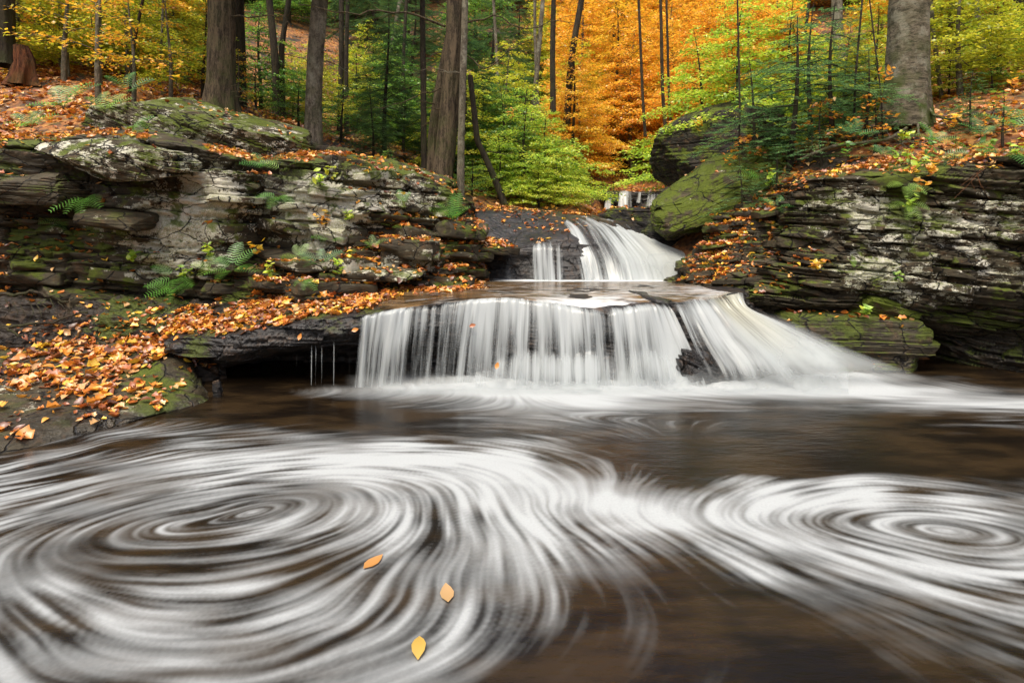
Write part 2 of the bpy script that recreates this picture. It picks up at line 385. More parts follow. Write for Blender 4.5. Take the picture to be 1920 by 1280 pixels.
# left wall
rock_loft('wallL', [
 [(-420, 600, 8.8), (-420, 470, 8.5), (-420, 400, 8.7), (-420, 330, 8.6), (-420, 275, 8.7), (-420, 262, 9.4), (-420, 248, 11)],
 [(-120, 590, 9.0), (-120, 475, 8.7), (-120, 410, 8.8), (-120, 335, 8.7), (-120, 276, 8.8), (-120, 264, 9.5), (-120, 248, 10.9)],
 [(0, 590, 9.0), (0, 478, 8.75), (0, 405, 8.95), (0, 330, 8.75), (0, 273, 8.85), (0, 262, 9.5), (0, 246, 10.8)],
 [(110, 590, 9.1), (110, 480, 8.9), (110, 410, 9.1), (110, 340, 8.9), (110, 268, 8.9), (110, 256, 9.5), (110, 238, 10.8)],
 [(205, 590, 9.1), (205, 490, 9.0), (205, 420, 8.95), (205, 325, 9.3), (205, 256, 8.9), (205, 246, 9.4), (205, 236, 10.8)],
 [(300, 590, 9.1), (300, 500, 9.0), (300, 430, 8.95), (300, 330, 9.35), (300, 270, 8.9), (300, 262, 9.4), (300, 250, 11)],
 [(440, 580, 9.2), (440, 500, 9.1), (440, 420, 9.05), (440, 350, 9.05), (440, 296, 9.0), (440, 287, 9.8), (440, 277, 11.5)],
 [(500, 560, 9.5), (495, 500, 9.45), (490, 430, 9.5), (485, 370, 9.5), (485, 308, 9.4), (485, 296, 10.2), (485, 286, 11.7)],
 [(570, 560, 9.5), (570, 490, 9.4), (570, 420, 9.45), (570, 355, 9.5), (570, 300, 9.6), (570, 294, 10.4), (570, 286, 11.9)],
 [(640, 560, 9.6), (640, 480, 9.5), (640, 420, 9.6), (640, 350, 9.75), (640, 301, 9.9), (640, 291, 10.7), (640, 285, 12.2)],
 [(760, 555, 9.9), (760, 480, 9.85), (760, 420, 9.95), (760, 365, 10.15), (760, 326, 10.4), (760, 315, 11.1), (760, 305, 12.6)],
 [(850, 550, 10.3), (850, 485, 10.3), (850, 435, 10.35), (850, 390, 10.5), (850, 357, 10.8), (850, 347, 11.5), (850, 340, 13)],
 [(905, 540, 10.9), (905, 500, 10.9), (900, 455, 10.9), (892, 418, 11.0), (880, 390, 11.2), (874, 378, 11.8), (870, 372, 13.3)],
 [(950, 540, 11.5), (945, 510, 11.45), (935, 475, 11.5), (915, 440, 11.6), (892, 410, 11.7), (884, 396, 12.4), (878, 388, 13.6)]],
 820, 260, 13, M_rock, amp=.18, tmin=.055, tmax=.34, dip=.09, rough=.035, blk=1.3,
 lich=[(330, 430, 150, 90, 1.05), (400, 350, 60, 50, .8), (640, 400, 110, 60, .8), (720, 340, 120, 40, .75), (240, 272, 50, 18, 1.0), (270, 300, 120, 30, .5), (620, 460, 60, 20, .7), (830, 400, 60, 50, .6), (120, 330, 90, 40, .15), (90, 430, 80, 30, .3), (560, 370, 70, 60, .7), (330, 510, 120, 30, .35)],
 moss=[(100, 450, 120, 40, .7), (90, 300, 120, 40, .6), (350, 300, 100, 30, .45), (860, 360, 30, 40, .8), (900, 430, 40, 60, .6), (560, 310, 100, 25, .4), (230, 520, 120, 40, .45), (720, 320, 120, 20, .35), (440, 470, 20, 60, .7)],
 blocks=(105, [[(-200, 330), (150, 330), (170, 440), (430, 470), (470, 310), (640, 300), (860, 370), (900, 520), (440, 560), (-200, 580)]], .25, 1.15), moss0=.26, lich0=-.08, wet=[(30, 360, 120, 60, .5), (540, 330, 60, 60, .4)], wet0=.12,
 label='tall layered shale wall with white lichen patches along the left bank', cat='rock wall', oname='rock_wall')
# stepped ledges under the wall
rock_loft('stepL', [
 [(400, 620, 8.5), (400, 590, 8.7), (400, 560, 8.9), (400, 530, 9.2), (400, 515, 9.5)],
 [(480, 605, 8.5), (480, 565, 8.8), (480, 535, 9.0), (480, 500, 9.3), (480, 480, 9.6)],
 [(560, 585, 8.6), (560, 550, 8.9), (560, 520, 9.1), (560, 485, 9.4), (560, 465, 9.7)],
 [(640, 570, 8.8), (640, 535, 9.0), (640, 505, 9.3), (640, 470, 9.5), (640, 445, 9.9)],
 [(760, 555, 9.2), (760, 520, 9.4), (760, 490, 9.6), (760, 450, 9.95), (760, 415, 10.3)],
 [(860, 540, 9.9), (860, 515, 10.0), (860, 485, 10.2), (860, 440, 10.5), (860, 400, 10.8)],
 [(910, 536, 10.8), (908, 520, 10.9), (902, 490, 11.0), (900, 450, 11.1), (890, 410, 11.4)]],
 520, 210, 14, M_rock, amp=.11, tmin=.03, tmax=.13, dip=.07, rough=.02, ter=(.07, .2), blk=.6,
 lich=[(640, 500, 120, 20, .5), (720, 510, 80, 16, .7), (800, 470, 60, 40, .45), (620, 430, 50, 20, .8)], moss0=.2, moss=[(860, 480, 50, 50, .4), (480, 560, 60, 30, .4)], blocks=(130, [[(400, 480), (650, 430), (900, 420), (910, 540), (600, 600), (380, 620)]], .25, 1.2), lich0=.12, wet0=.15,
 label='stepped shale ledges covered in leaves and ferns below the left wall', cat='rock ledge', oname='rock_ledge')
# main ledge over which the wide fall drops
LEDGE = [
 [Q(300, 8.6, -.3), Q(300, 8.3, .1), Q(300, 7.9, .30), (300, 655, 7.6), (300, 640, 7.75), (300, 622, 8.2), (300, 600, 8.7), (300, 575, 9.3)],
 [Q(350, 8.8, -.3), Q(350, 8.6, .1), Q(345, 8.1, .36), (340, 668, 7.45), (340, 636, 7.6), (340, 615, 8.1), (340, 590, 8.6), (340, 565, 9.3)],
 [Q(420, 8.9, -.3), Q(420, 8.7, .2), (420, 690, 7.9), (420, 672, 7.35), (420, 632, 7.5), (420, 605, 8.1), (420, 585, 8.6), (420, 560, 9.3)],
 [Q(520, 9.0, -.3), Q(520, 8.8, .3), (520, 668, 7.9), (520, 650, 7.45), (520, 612, 7.55), (520, 590, 8.1), (520, 570, 8.7), (520, 545, 9.4)],
 [Q(600, 9.0, -.3), Q(600, 8.8, .3), (600, 655, 7.9), (600, 638, 7.5), (600, 601, 7.6), (600, 580, 8.1), (600, 562, 8.8), (600, 540, 9.6)],
 [Q(680, 8.9, -.3), Q(680, 8.7, .35), (680, 650, 8.0), (680, 628, 7.6), (680, 593, 7.68), (680, 574, 8.1), (680, 553, 9.0), (680, 535, 9.9)],
 [Q(760, 8.6, -.3), Q(760, 8.4, .3), (760, 650, 8.0), (760, 620, 7.75), (760, 580, 7.85), (760, 568, 8.3), (760, 548, 9.2), (760, 529, 10.9)],
 [Q(850, 8.4, -.3), Q(850, 8.2, .35), (850, 650, 7.95), (850, 610, 7.8), (850, 568, 7.95), (850, 560, 8.4), (850, 544, 9.4), (850, 527, 11.4)],
 [Q(930, 7.9, -.3), Q(930, 7.85, .2), (930, 665, 7.8), (930, 610, 7.85), (930, 563, 8.0), (930, 558, 8.4), (930, 543, 9.4), (930, 526, 11.5)],
 [Q(1010, 7.6, -.3), Q(1010, 7.65, .2), (1010, 648, 7.72), (1010, 615, 7.8), (1010, 566, 7.95), (1010, 560, 8.4), (1010, 543, 9.4), (1010, 526, 11.5)],
 [Q(1100, 7.65, -.3), Q(1100, 7.7, .2), (1100, 655, 7.75), (1100, 625, 7.8), (1100, 580, 7.9), (1100, 566, 8.3), (1100, 543, 9.4), (1100, 526, 11.5)],
 [Q(1180, 7.6, -.3), Q(1180, 7.7, .2), (1180, 650, 7.75), (1180, 620, 7.85), (1180, 575, 7.95), (1180, 556, 8.5), (1180, 542, 9.4), (1180, 526, 11.5)],
 [Q(1250, 7.7, -.3), Q(1250, 7.75, .2), (1250, 660, 7.8), (1250, 620, 7.9), (1250, 572, 8.05), (1250, 556, 8.6), (1250, 542, 9.4), (1250, 526, 11.4)],
 [Q(1320, 7.5, -.3), Q(1320, 7.6, .2), (1320, 655, 7.72), (1320, 620, 7.95), (1320, 568, 8.2), (1320, 552, 8.7), (1320, 542, 9.4), (1320, 527, 11)],
 [Q(1390, 7.6, -.3), Q(1390, 7.65, .1), (1390, 665, 7.8), (1390, 610, 8.15), (1390, 553, 8.4), (1390, 549, 8.7), (1390, 542, 9.4), (1390, 530, 10.6)],
 [Q(1450, 7.8, -.3), Q(1450, 7.85, .1), (1450, 670, 7.95), (1450, 640, 8.15), (1450, 600, 8.4), (1450, 590, 8.7), (1450, 584, 9.2), (1450, 575, 10)],
 [Q(1530, 8.0, -.3), Q(1530, 8.05, .1), (1530, 680, 8.15), (1530, 650, 8.3), (1525, 615, 8.5), (1520, 600, 8.8), (1520, 592, 9.3), (1520, 585, 10)]]
rock_loft('ledge', LEDGE, 700, 260, 15, M_wet, amp=.075, tmin=.035, tmax=.16, dip=.03, rough=.022, blk=.5, wet0=.75, moss=[(560, 590, 200, 30, .3), (360, 650, 40, 60, .5)],
 lich0=0, label='broad wet rock shelf that the main waterfall pours over', cat='rock shelf', oname='rock_shelf')
# wet dome under the second fall
DOME = [
 [(870, 534, 11.5), (870, 500, 11.6), (870, 470, 11.7), (870, 430, 12), (870, 397, 12.8), (870, 390, 14.5)],
 [(950, 532, 11.2), (950, 500, 11.35), (950, 476, 11.35), (950, 440, 11.9), (950, 397, 13), (950, 389, 14.5)],
 [(1000, 532, 11.15), (1000, 488, 11.3), (1000, 458, 11.4), (1000, 432, 12.1), (1000, 398, 13.2), (1000, 391, 14.5)],
 [(1060, 532, 11.05), (1060, 492, 11.25), (1060, 450, 11.5), (1060, 425, 12.2), (1060, 405, 13.2), (1060, 397, 14.5)],
 [(1120, 532, 11.1), (1120, 492, 11.35), (1120, 452, 11.7), (1120, 428, 12.4), (1120, 412, 13.2), (1120, 404, 14.5)],
 [(1180, 532, 11.15), (1180, 505, 11.45), (1180, 467, 11.9), (1180, 440, 12.6), (1180, 423, 13.2), (1180, 413, 14.5)],
 [(1235, 532, 11.2), (1235, 513, 11.5), (1235, 495, 12), (1235, 470, 12.7), (1235, 450, 13.2), (1235, 436, 14.5)],
 [(1310, 534, 11.4), (1310, 528, 11.7), (1310, 510, 12.2), (1310, 496, 12.7), (1310, 482, 13.2), (1310, 470, 14.5)]]
rock_loft('dome', DOME, 460, 220, 16, M_wet, amp=.045, tmin=.03, tmax=.14, dip=.04, rough=.02, blk=.6, wet0=.8, label='smooth dark wet rock dome behind the shelf, streaked by the upper fall', cat='rock dome', oname='rock_dome')
# right stepped slope
rock_loft('stepR', [
 [(1235, 532, 10.8), (1240, 527, 10.9), (1245, 523, 11.0), (1250, 519, 11.2), (1255, 516, 11.5)],
 [(1290, 540, 9.8), (1290, 522, 10.2), (1290, 500, 10.5), (1292, 482, 10.8), (1298, 470, 11.3)],
 [(1340, 552, 9.4), (1340, 520, 9.8), (1340, 480, 10.3), (1340, 430, 10.8), (1345, 405, 11.5)],
 [(1420, 560, 9.1), (1420, 525, 9.4), (1420, 470, 9.9), (1420, 410, 10.4), (1420, 360, 11.2)],
 [(1500, 570, 8.9), (1500, 525, 9.15), (1500, 465, 9.6), (1500, 400, 10.0), (1500, 330, 10.8)],
 [(1570, 570, 8.9), (1570, 525, 9.15), (1570, 465, 9.6), (1570, 400, 10.0), (1570, 320, 10.8)]],
 430, 300, 17, M_rockR, amp=.1, tmin=.035, tmax=.16, dip=-.12, rough=.025, ter=(.08, .24), blk=.5,
 lich=[(1500, 540, 80, 40, .4)], moss0=.28, moss=[(1480, 440, 50, 60, .5), (1330, 440, 40, 60, .5)], blocks=(110, [[(1270, 500), (1350, 400), (1560, 340), (1560, 560), (1270, 530)]], .15, .6), wet0=.2,
 label='leaf-covered rock steps climbing beside the upper pool on the right', cat='rock ledge', oname='rock_ledge')
# right wall
rock_loft('wallR', [
 [(1405, 600, 9.2), (1405, 575, 9.1), (1405, 560, 9.0), (1405, 548, 8.95), (1405, 530, 9.3), (1405, 500, 9.6), (1405, 480, 9.9), (1405, 470, 10.6)],
 [(1450, 620, 9.4), (1450, 590, 9.2), (1450, 572, 8.95), (1450, 545, 8.85), (1450, 505, 9.2), (1450, 450, 9.7), (1450, 430, 10.0), (1450, 420, 10.6)],
 [(1500, 650, 9.6), (1500, 600, 9.5), (1500, 572, 8.75), (1500, 520, 8.8), (1500, 455, 9.15), (1490, 390, 9.5), (1480, 352, 9.8), (1475, 342, 10.6)],
 [(1560, 690, 9.7), (1560, 620, 9.6), (1560, 580, 8.65), (1560, 520, 8.65), (1560, 450, 8.95), (1555, 380, 9.25), (1550, 332, 9.5), (1550, 318, 10.4)],
 [(1640, 700, 9.8), (1640, 620, 9.7), (1640, 575, 8.55), (1640, 520, 8.5), (1640, 450, 8.8), (1640, 380, 9.0), (1640, 326, 9.25), (1640, 305, 10.3)],
 [(1700, 705, 9.8), (1700, 630, 9.7), (1700, 580, 8.5), (1700, 520, 8.4), (1700, 440, 8.7), (1700, 370, 8.9), (1700, 322, 9.1), (1700, 298, 10.2)],
 [(1760, 705, 9.3), (1760, 640, 9.3), (1760, 590, 8.5), (1760, 520, 8.35), (1760, 440, 8.6), (1760, 370, 8.8), (1760, 318, 9.0), (1760, 294, 10.1)],
 [(1820, 702, 8.8), (1820, 640, 8.7), (1820, 590, 8.35), (1820, 520, 8.2), (1820, 440, 8.45), (1820, 370, 8.65), (1820, 312, 8.85), (1820, 288, 10)],
 [(1920, 705, 8.4), (1920, 640, 8.3), (1920, 590, 8.1), (1920, 520, 8.0), (1920, 440, 8.2), (1920, 370, 8.4), (1920, 304, 8.6), (1920, 275, 9.6)],
 [(2150, 740, 7.5), (2150, 640, 7.6), (2150, 590, 7.5), (2150, 520, 7.4), (2150, 430, 7.6), (2150, 350, 7.8), (2150, 280, 8.0), (2150, 250, 9)],
 [(2500, 800, 6.3), (2500, 700, 6.4), (2500, 640, 6.4), (2500, 520, 6.5), (2500, 420, 6.6), (2500, 330, 6.8), (2500, 255, 7.0), (2500, 220, 8)]],
 760, 330, 18, M_rockR, amp=.13, tmin=.03, tmax=.18, dip=.10, rough=.025, blk=.55,
 lich=[(1600, 380, 120, 50, .75), (1640, 510, 110, 40, .95), (1800, 430, 160, 50, .7), (1880, 520, 90, 40, .65), (1740, 560, 100, 30, .6), (1900, 380, 80, 40, .5), (1620, 440, 80, 30, .25), (1900, 620, 40, 40, .4)],
 moss=[(1500, 540, 70, 30, .6), (1700, 340, 60, 40, .7), (1870, 600, 120, 60, .45), (1560, 420, 60, 60, .25), (1700, 420, 40, 60, .5)], blocks=(85, [[(1420, 480), (1480, 350), (1920, 300), (2300, 300), (2300, 640), (1700, 600), (1450, 560)]], .15, .8), moss0=.28, lich0=-.05, wet=[(1850, 660, 200, 50, .5)], wet0=.08,
 label='overhanging thin-bedded rock wall with pale lichen on the right bank', cat='rock wall', oname='rock_wall')
# ---------------------------------------------------------------- boulders
def boulder(oname, label, c, size, seed, mat, rot=(0, 0, 0), rough=.08, boxy=.55, dip=.0, amp=.05, moss0=.2, lich0=0, wet0=0, n=7, cuts=7, group=None, sub=None, key=None):
    import bmesh
    bm = bmesh.new(); bmesh.ops.create_cube(bm, size=2); 
    bmesh.ops.subdivide_edges(bm, edges=bm.edges[:], cuts=2**n//2 if n < 8 else 100, use_grid_fill=True)
    me = bpy.data.meshes.new(oname); bm.to_mesh(me); bm.free()
    V = np.empty(len(me.vertices)*3, np.float32); me.vertices.foreach_get('co', V); V = V.reshape(-1, 3).astype(float)
    S = V/np.linalg.norm(V, axis=1)[:, None]*1.25
    V = V*boxy+S*(1-boxy)
    r = np.random.default_rng(seed)
    for _ in range(cuts):
        d = r.normal(size=3); d /= np.linalg.norm(d); t = .78+.25*r.random()
        e = V@d-t; V = V-np.outer(np.maximum(e, 0)*.92, d)
    V = V*np.array(size)
    e = fbm(V[:, 0]*1.1+seed, V[:, 1]*1.1, V[:, 2]*1.1, 4)
    Nn = V/np.linalg.norm(V, axis=1)[:, None]
    V = V+Nn*(e*rough*2)[:, None]
    dd, _ = strata_disp(V, seed, amp, .04, .16, dip, 0, .8)
    hf = np.sqrt(np.clip(1-Nn[:, 2]**2, 0, 1))
    Nh = Nn.copy(); Nh[:, 2] = 0
    V = V+Nh*(dd*hf)[:, None]
    V = V+Nn*(fbm(V[:, 0]*6, V[:, 1]*6, V[:, 2]*9, 3)*rough*.35)[:, None]
    R = np.array(Euler(rot).to_matrix()); V = V@R.T+np.array(c)
    me.vertices.foreach_set('co', V.astype(np.float32).ravel())
    for k, v in (('moss', moss0), ('lich', lich0), ('wet', wet0)):
        a = me.attributes.new(k, 'FLOAT', 'POINT'); a.data.foreach_set('value', np.full(len(V), v, np.float32))
    me.update()
    o = obj(oname, me, mat); o['label'] = label; o['category'] = 'boulder' if 'boulder' in oname else 'rock'
    if group: o['group'] = group
    if key:
        nf = len(me.polygons); lp = np.empty(nf*4, np.int32); me.loops.foreach_get('vertex_index', lp)
        SURF[key] = (V, lp.reshape(-1, 4))
    return o
boulder('boulder', 'big dark boulder with a flat face, half hidden behind hemlock twigs on the right', P(1340, 275, 15.5), (1.4, 1.5, .95), 21, M_shade, rot=(.1, -.38, .3), moss0=.35, lich0=.15, boxy=.4, wet0=.0, dip=.3, key='bd1')
boulder('boulder', 'long green mossy boulder slanting down towards the upper fall', P(1345, 362, 12.3), (1.35, .9, .52), 22, M_boulder, rot=(.15, -.56, .15), moss0=.85, lich0=.25, boxy=.4, amp=.06, key='bd2')
boulder('boulder', 'squat dark rock with leaves on top beside the stream behind the dome', P(1168, 417, 14.6), (.75, .6, .29), 23, M_wet, rot=(0, 0, .2), moss0=.35, key='bd3')
boulder('boulder', 'dark shadowed block wedged beneath the long mossy boulder', P(1262, 462, 13.3), (.75, .7, .5), 29, M_wet, rot=(.1, .1, .5), moss0=.1, wet0=.2)
boulder('boulder', 'broad humped mossy boulder resting above the left rock wall', P(385, 262, 11.6), (1.9, 1.1, .72), 24, M_rock, rot=(0, .16, -.1), moss0=.55, lich0=.55, boxy=.45, dip=.25, amp=.06, rough=.09, key='bd4')
boulder('rock_block', 'wet mossy rock block beside the right end of the main fall', P(1585, 628, 8.95), (1.05, .6, .36), 25, M_rock, rot=(0, .03, -.06), moss0=.6, boxy=.55, amp=.04, wet0=.35, cuts=3, rough=.04, key='bk1')
boulder('rock_block', 'flat-topped rock block with a strip of leaves at the right waterline', P(1628, 676, 8.72), (.78, .36, .30), 26, M_rock, rot=(0, .04, -.1), moss0=.6, boxy=.55, amp=.03, wet0=.25, cuts=3, rough=.04, key='bk2')
boulder('rock_block', 'bright mossy stone perched under the right overhang', P(1640, 588, 8.95), (.5, .42, .24), 27, M_boulder, rot=(0, .25, 0), moss0=1.2, boxy=.6, cuts=5, rough=.05, key='bk4')
boulder('rock_block', 'glistening dark rock poking through the right part of the fall', P(1303, 690, 7.80), (.26, .2, .2), 28, M_wet, rot=(.1, .45, .2), moss0=0, wet0=1, boxy=.35, cuts=7, rough=.10, n=7, amp=.05)
boulder('rock_block', 'low dark rock breaking the lip between the two right-hand chutes', P(1225, 560, 8.5), (.26, .4, .055), 30, M_wet, rot=(.1, .12, .4), moss0=0.1, wet0=.9, boxy=.5, cuts=6, rough=.05, n=7, amp=.05)
boulder('rock_block', 'upright brown stone standing in the water off the left slab', P(408, 730, 7.15), (.055, .06, .13), 31, M_wet, rot=(0, .08, 0), moss0=0, wet0=.3, boxy=.85, rough=.012, amp=.008, n=5)
boulder('rock_block', 'grey lichened slab wedged on the left steps', P(620, 425, 9.75), (.42, .35, .14), 32, M_rock, rot=(.25, .3, .1), moss0=0.1, lich0=.9, boxy=.8, rough=.03, amp=.02, n=6)
boulder('rock_block', 'long pale flat slab among the leaves of the left steps', P(725, 512, 9.28), (.62, .4, .075), 33, M_rock, rot=(.1, .03, -.05), moss0=0.15, lich0=.5, boxy=.85, rough=.02, amp=.02, n=6, key='bk5')
boulder('rock_block', 'rounded grey slab jutting from the left wall beside the fern', P(225, 412, 8.9), (.42, .45, .13), 34, M_rock, rot=(.1, .1, .1), moss0=0.1, lich0=.2, boxy=.6, rough=.03, amp=.02, n=6)
boulder('rock_block', 'thick overhanging brow stone near the top of the left wall', P(230, 300, 8.85), (1.15, .5, .26), 35, M_rock, rot=(.12, .12, .02), moss0=0.35, lich0=.6, boxy=.75, rough=.06, amp=.05, dip=.1, key='bk6')
boulder('rock_block', 'dark brown block set in the upper left corner of the wall', P(60, 352, 8.85), (.75, .4, .27), 36, M_rock, rot=(.05, .05, .0), moss0=0.2, lich0=.0, boxy=.55, rough=.07, amp=.05, wet0=.2)
# ================================================================ GROUND (thin plate spline through points read off the photo)
gp = [(-900, 250, 11), (-400, 240, 11), (0, 238, 10.8), (100, 226, 10.9), (200, 232, 10.9), (0, 160, 12.8), (200, 178, 13), (60, 62, 18), (415, 215, 13), (590, 275, 14.5), (825, 340, 13.5), (760, 322, 14), (650, 305, 14), (930, 372, 16), (870, 388, 13.4), (300, 260, 12),
 (300, 140, 20), (600, 235, 22), (800, 285, 24), (1000, 335, 22), (1190, 395, 16), (1190, 391, 20), (1190, 362, 23.5), (1260, 340, 26), (1100, 300, 32), (1300, 215, 36), (900, 250, 36), (600, 100, 34), (250, 0, 30), (0, -100, 26), (-500, 0, 18),
 (1400, 330, 15), (1450, 325, 12), (1520, 330, 10.9), (1600, 305, 10.6), (1700, 222, 11.7), (1700, 290, 10.4), (1830, 280, 10.2), (1920, 265, 9.8), (1900, 160, 12.5), (2100, 200, 9.9), (1800, 130, 16), (1920, 60, 20), (1600, 200, 18), (1450, 230, 20), (1700, 60, 28), (1500, 120, 30), (2300, 140, 9.5), (2400, 0, 16), (1270, 400, 14.5), (1060, 394, 14.8), (960, 392, 14.8)]
GP = np.array([P(*g) for g in gp])
far = [(x, 60, 27+abs(x)*.12) for x in (-60, -30, 0, 30, 60)]+[(x, 100, 58) for x in (-90, -40, 0, 40, 90)]+[(-30, 30, 17), (-30, 10, 9), (40, 30, 18), (30, 12, 10), (-14, -10, 2.5), (-14, 3, 2.5), (16, -10, 3), (15, 3, 3.2), (-30, -20, 8), (30, -20, 8), (0, -14, -.6), (-40, -40, 12), (40, -40, 12), (0, -40, 3),
       (-7.5, 3, .6), (-6.8, 7, .6), (-9, 7.5, 2.2), (8.3, 6, .6), (8.6, 3, .5), (0, 9.5, .1), (3, 9.4, .1), (-3, 9.6, .1), (3.5, 10.5, .6), (0, 12, .9), (2.2, 12.5, 1.0), (0, 3, -1.1), (-3, 3, -1.0), (4, 3, -1.0), (0, 6, -1.1), (4, 6, -1.1), (-5.5, 5, -.5), (0, -3, -1), (6, 1, -.7), (-6, 0, -.6)]
GP = np.concatenate([GP, np.array(far, float)])
def _phi(r2): return r2*np.log(r2+1e-9)*.5
_xy = GP[:, :2]/10
_K = _phi(((_xy[:, None]-_xy[None])**2).sum(-1)); _n = len(GP)
_A = np.zeros((_n+3, _n+3)); _A[:_n, :_n] = _K+np.eye(_n)*.004; _A[:_n, _n] = 1; _A[:_n, _n+1:] = _xy; _A[_n, :_n] = 1; _A[_n+1:, :_n] = _xy.T
_w = np.linalg.solve(_A, np.concatenate([GP[:, 2], np.zeros(3)]))
def gz(x, y):
    x = np.asarray(x, float); y = np.asarray(y, float); sh = x.shape
    p = np.stack([x.ravel(), y.ravel()], -1)/10
    out = np.empty(len(p))
    for i in range(0, len(p), 20000):
        c = p[i:i+20000]; out[i:i+20000] = _phi(((c[:, None]-_xy[None])**2).sum(-1))@_w[:_n]+_w[_n]+c@_w[_n+1:]
    z = out.reshape(sh)
    xf = np.array([-90, -14, -9, -4, -2, -1, 0, 1, 2.6, 3.4, 5, 7, 9, 14, 90.]); yf = np.array([7, 9, 9.9, 10.2, 10.6, 11.6, 13.2, 13.6, 13.6, 11.2, 10.1, 9.6, 8.9, 6.5, 4])
    k = sstep(-.25, .25, y-np.interp(x, xf, yf)+.0*z)
    k = np.where((x < -13) | (x > 15) | (y < -3), 1, k)
    z = z*k+(1-k)*np.minimum(z, -.8)
    d_ = np.abs(x-.2156*y); zc = np.interp(y, [14, 16, 22, 23.5], [2.18, 2.3, 2.58, 2.65])+np.maximum(0, d_-.9)*.55
    z = np.where((y > 13.8) & (y < 23.3), np.minimum(z, zc), z)
    return z+.10*fbm(x*.9, y*.9, 3.3, 4)*sstep(9, 12, y)+.5*fbm(x*.15, y*.15, 1.2, 3)*sstep(16, 30, y)
def gridxy(x0, x1, y0, y1, sx, sy):
    xs = np.arange(x0, x1+sx*.5, sx); ys = np.arange(y0, y1+sy*.5, sy)
    return np.meshgrid(xs, ys, indexing='ij')
# one ground sheet, finer near the picture
xs = np.concatenate([np.arange(-90, -24, 3), np.arange(-24, -12, .6), np.arange(-12, 14, .13), np.arange(14, 26, .6), np.arange(26, 91, 3)])
ys = np.concatenate([np.arange(-40, -4, 3), np.arange(-4, 8, .5), np.arange(8, 24, .13), np.arange(24, 45, .5), np.arange(45, 101, 3)])
X, Yg = np.meshgrid(xs, ys, indexing='ij')
Zg = gz(X, Yg)
Gd = np.stack([X, Yg, Zg], -1)
SURF['ground'] = (Gd, normals(Gd))
m = NT('forest_floor')
p = m.pos(); vor = m.n('TexVoronoi', {'Vector': p, 'Scale': 9.0, 'Randomness': 1.0}); vc = vor.outputs['Color']
sp = m.n('SeparateColor', {'Color': vc}); 
lc = m.ramp(sp.outputs[0], [(0.0, (.05, .022, .008)), (.3, (.17, .06, .015)), (.6, (.32, .12, .025)), (.85, (.42, .21, .05)), (1.0, (.12, .05, .02))])
bs = m.mix(m.ss(m.noise(p, .7, 6, .6), .42, .62), lc, (.022, .016, .009))
bs = m.mix(m.ss(m.noise(p, 1.9, 6, .6), .56, .68, 0, .7), bs, (.03, .045, .008))
bp = m.n('Bump', {'Strength': .8, 'Distance': .05, 'Height': vor.outputs['Distance']})
M_floor = m.surf(m.n('BsdfPrincipled', {'Base Color': bs, 'Roughness': .8, 'Normal': bp.outputs[0]}))
obj('ground', mesh_np('ground', Gd.reshape(-1, 3), grid_faces(*X.shape), smooth=True), M_floor, kind='structure')
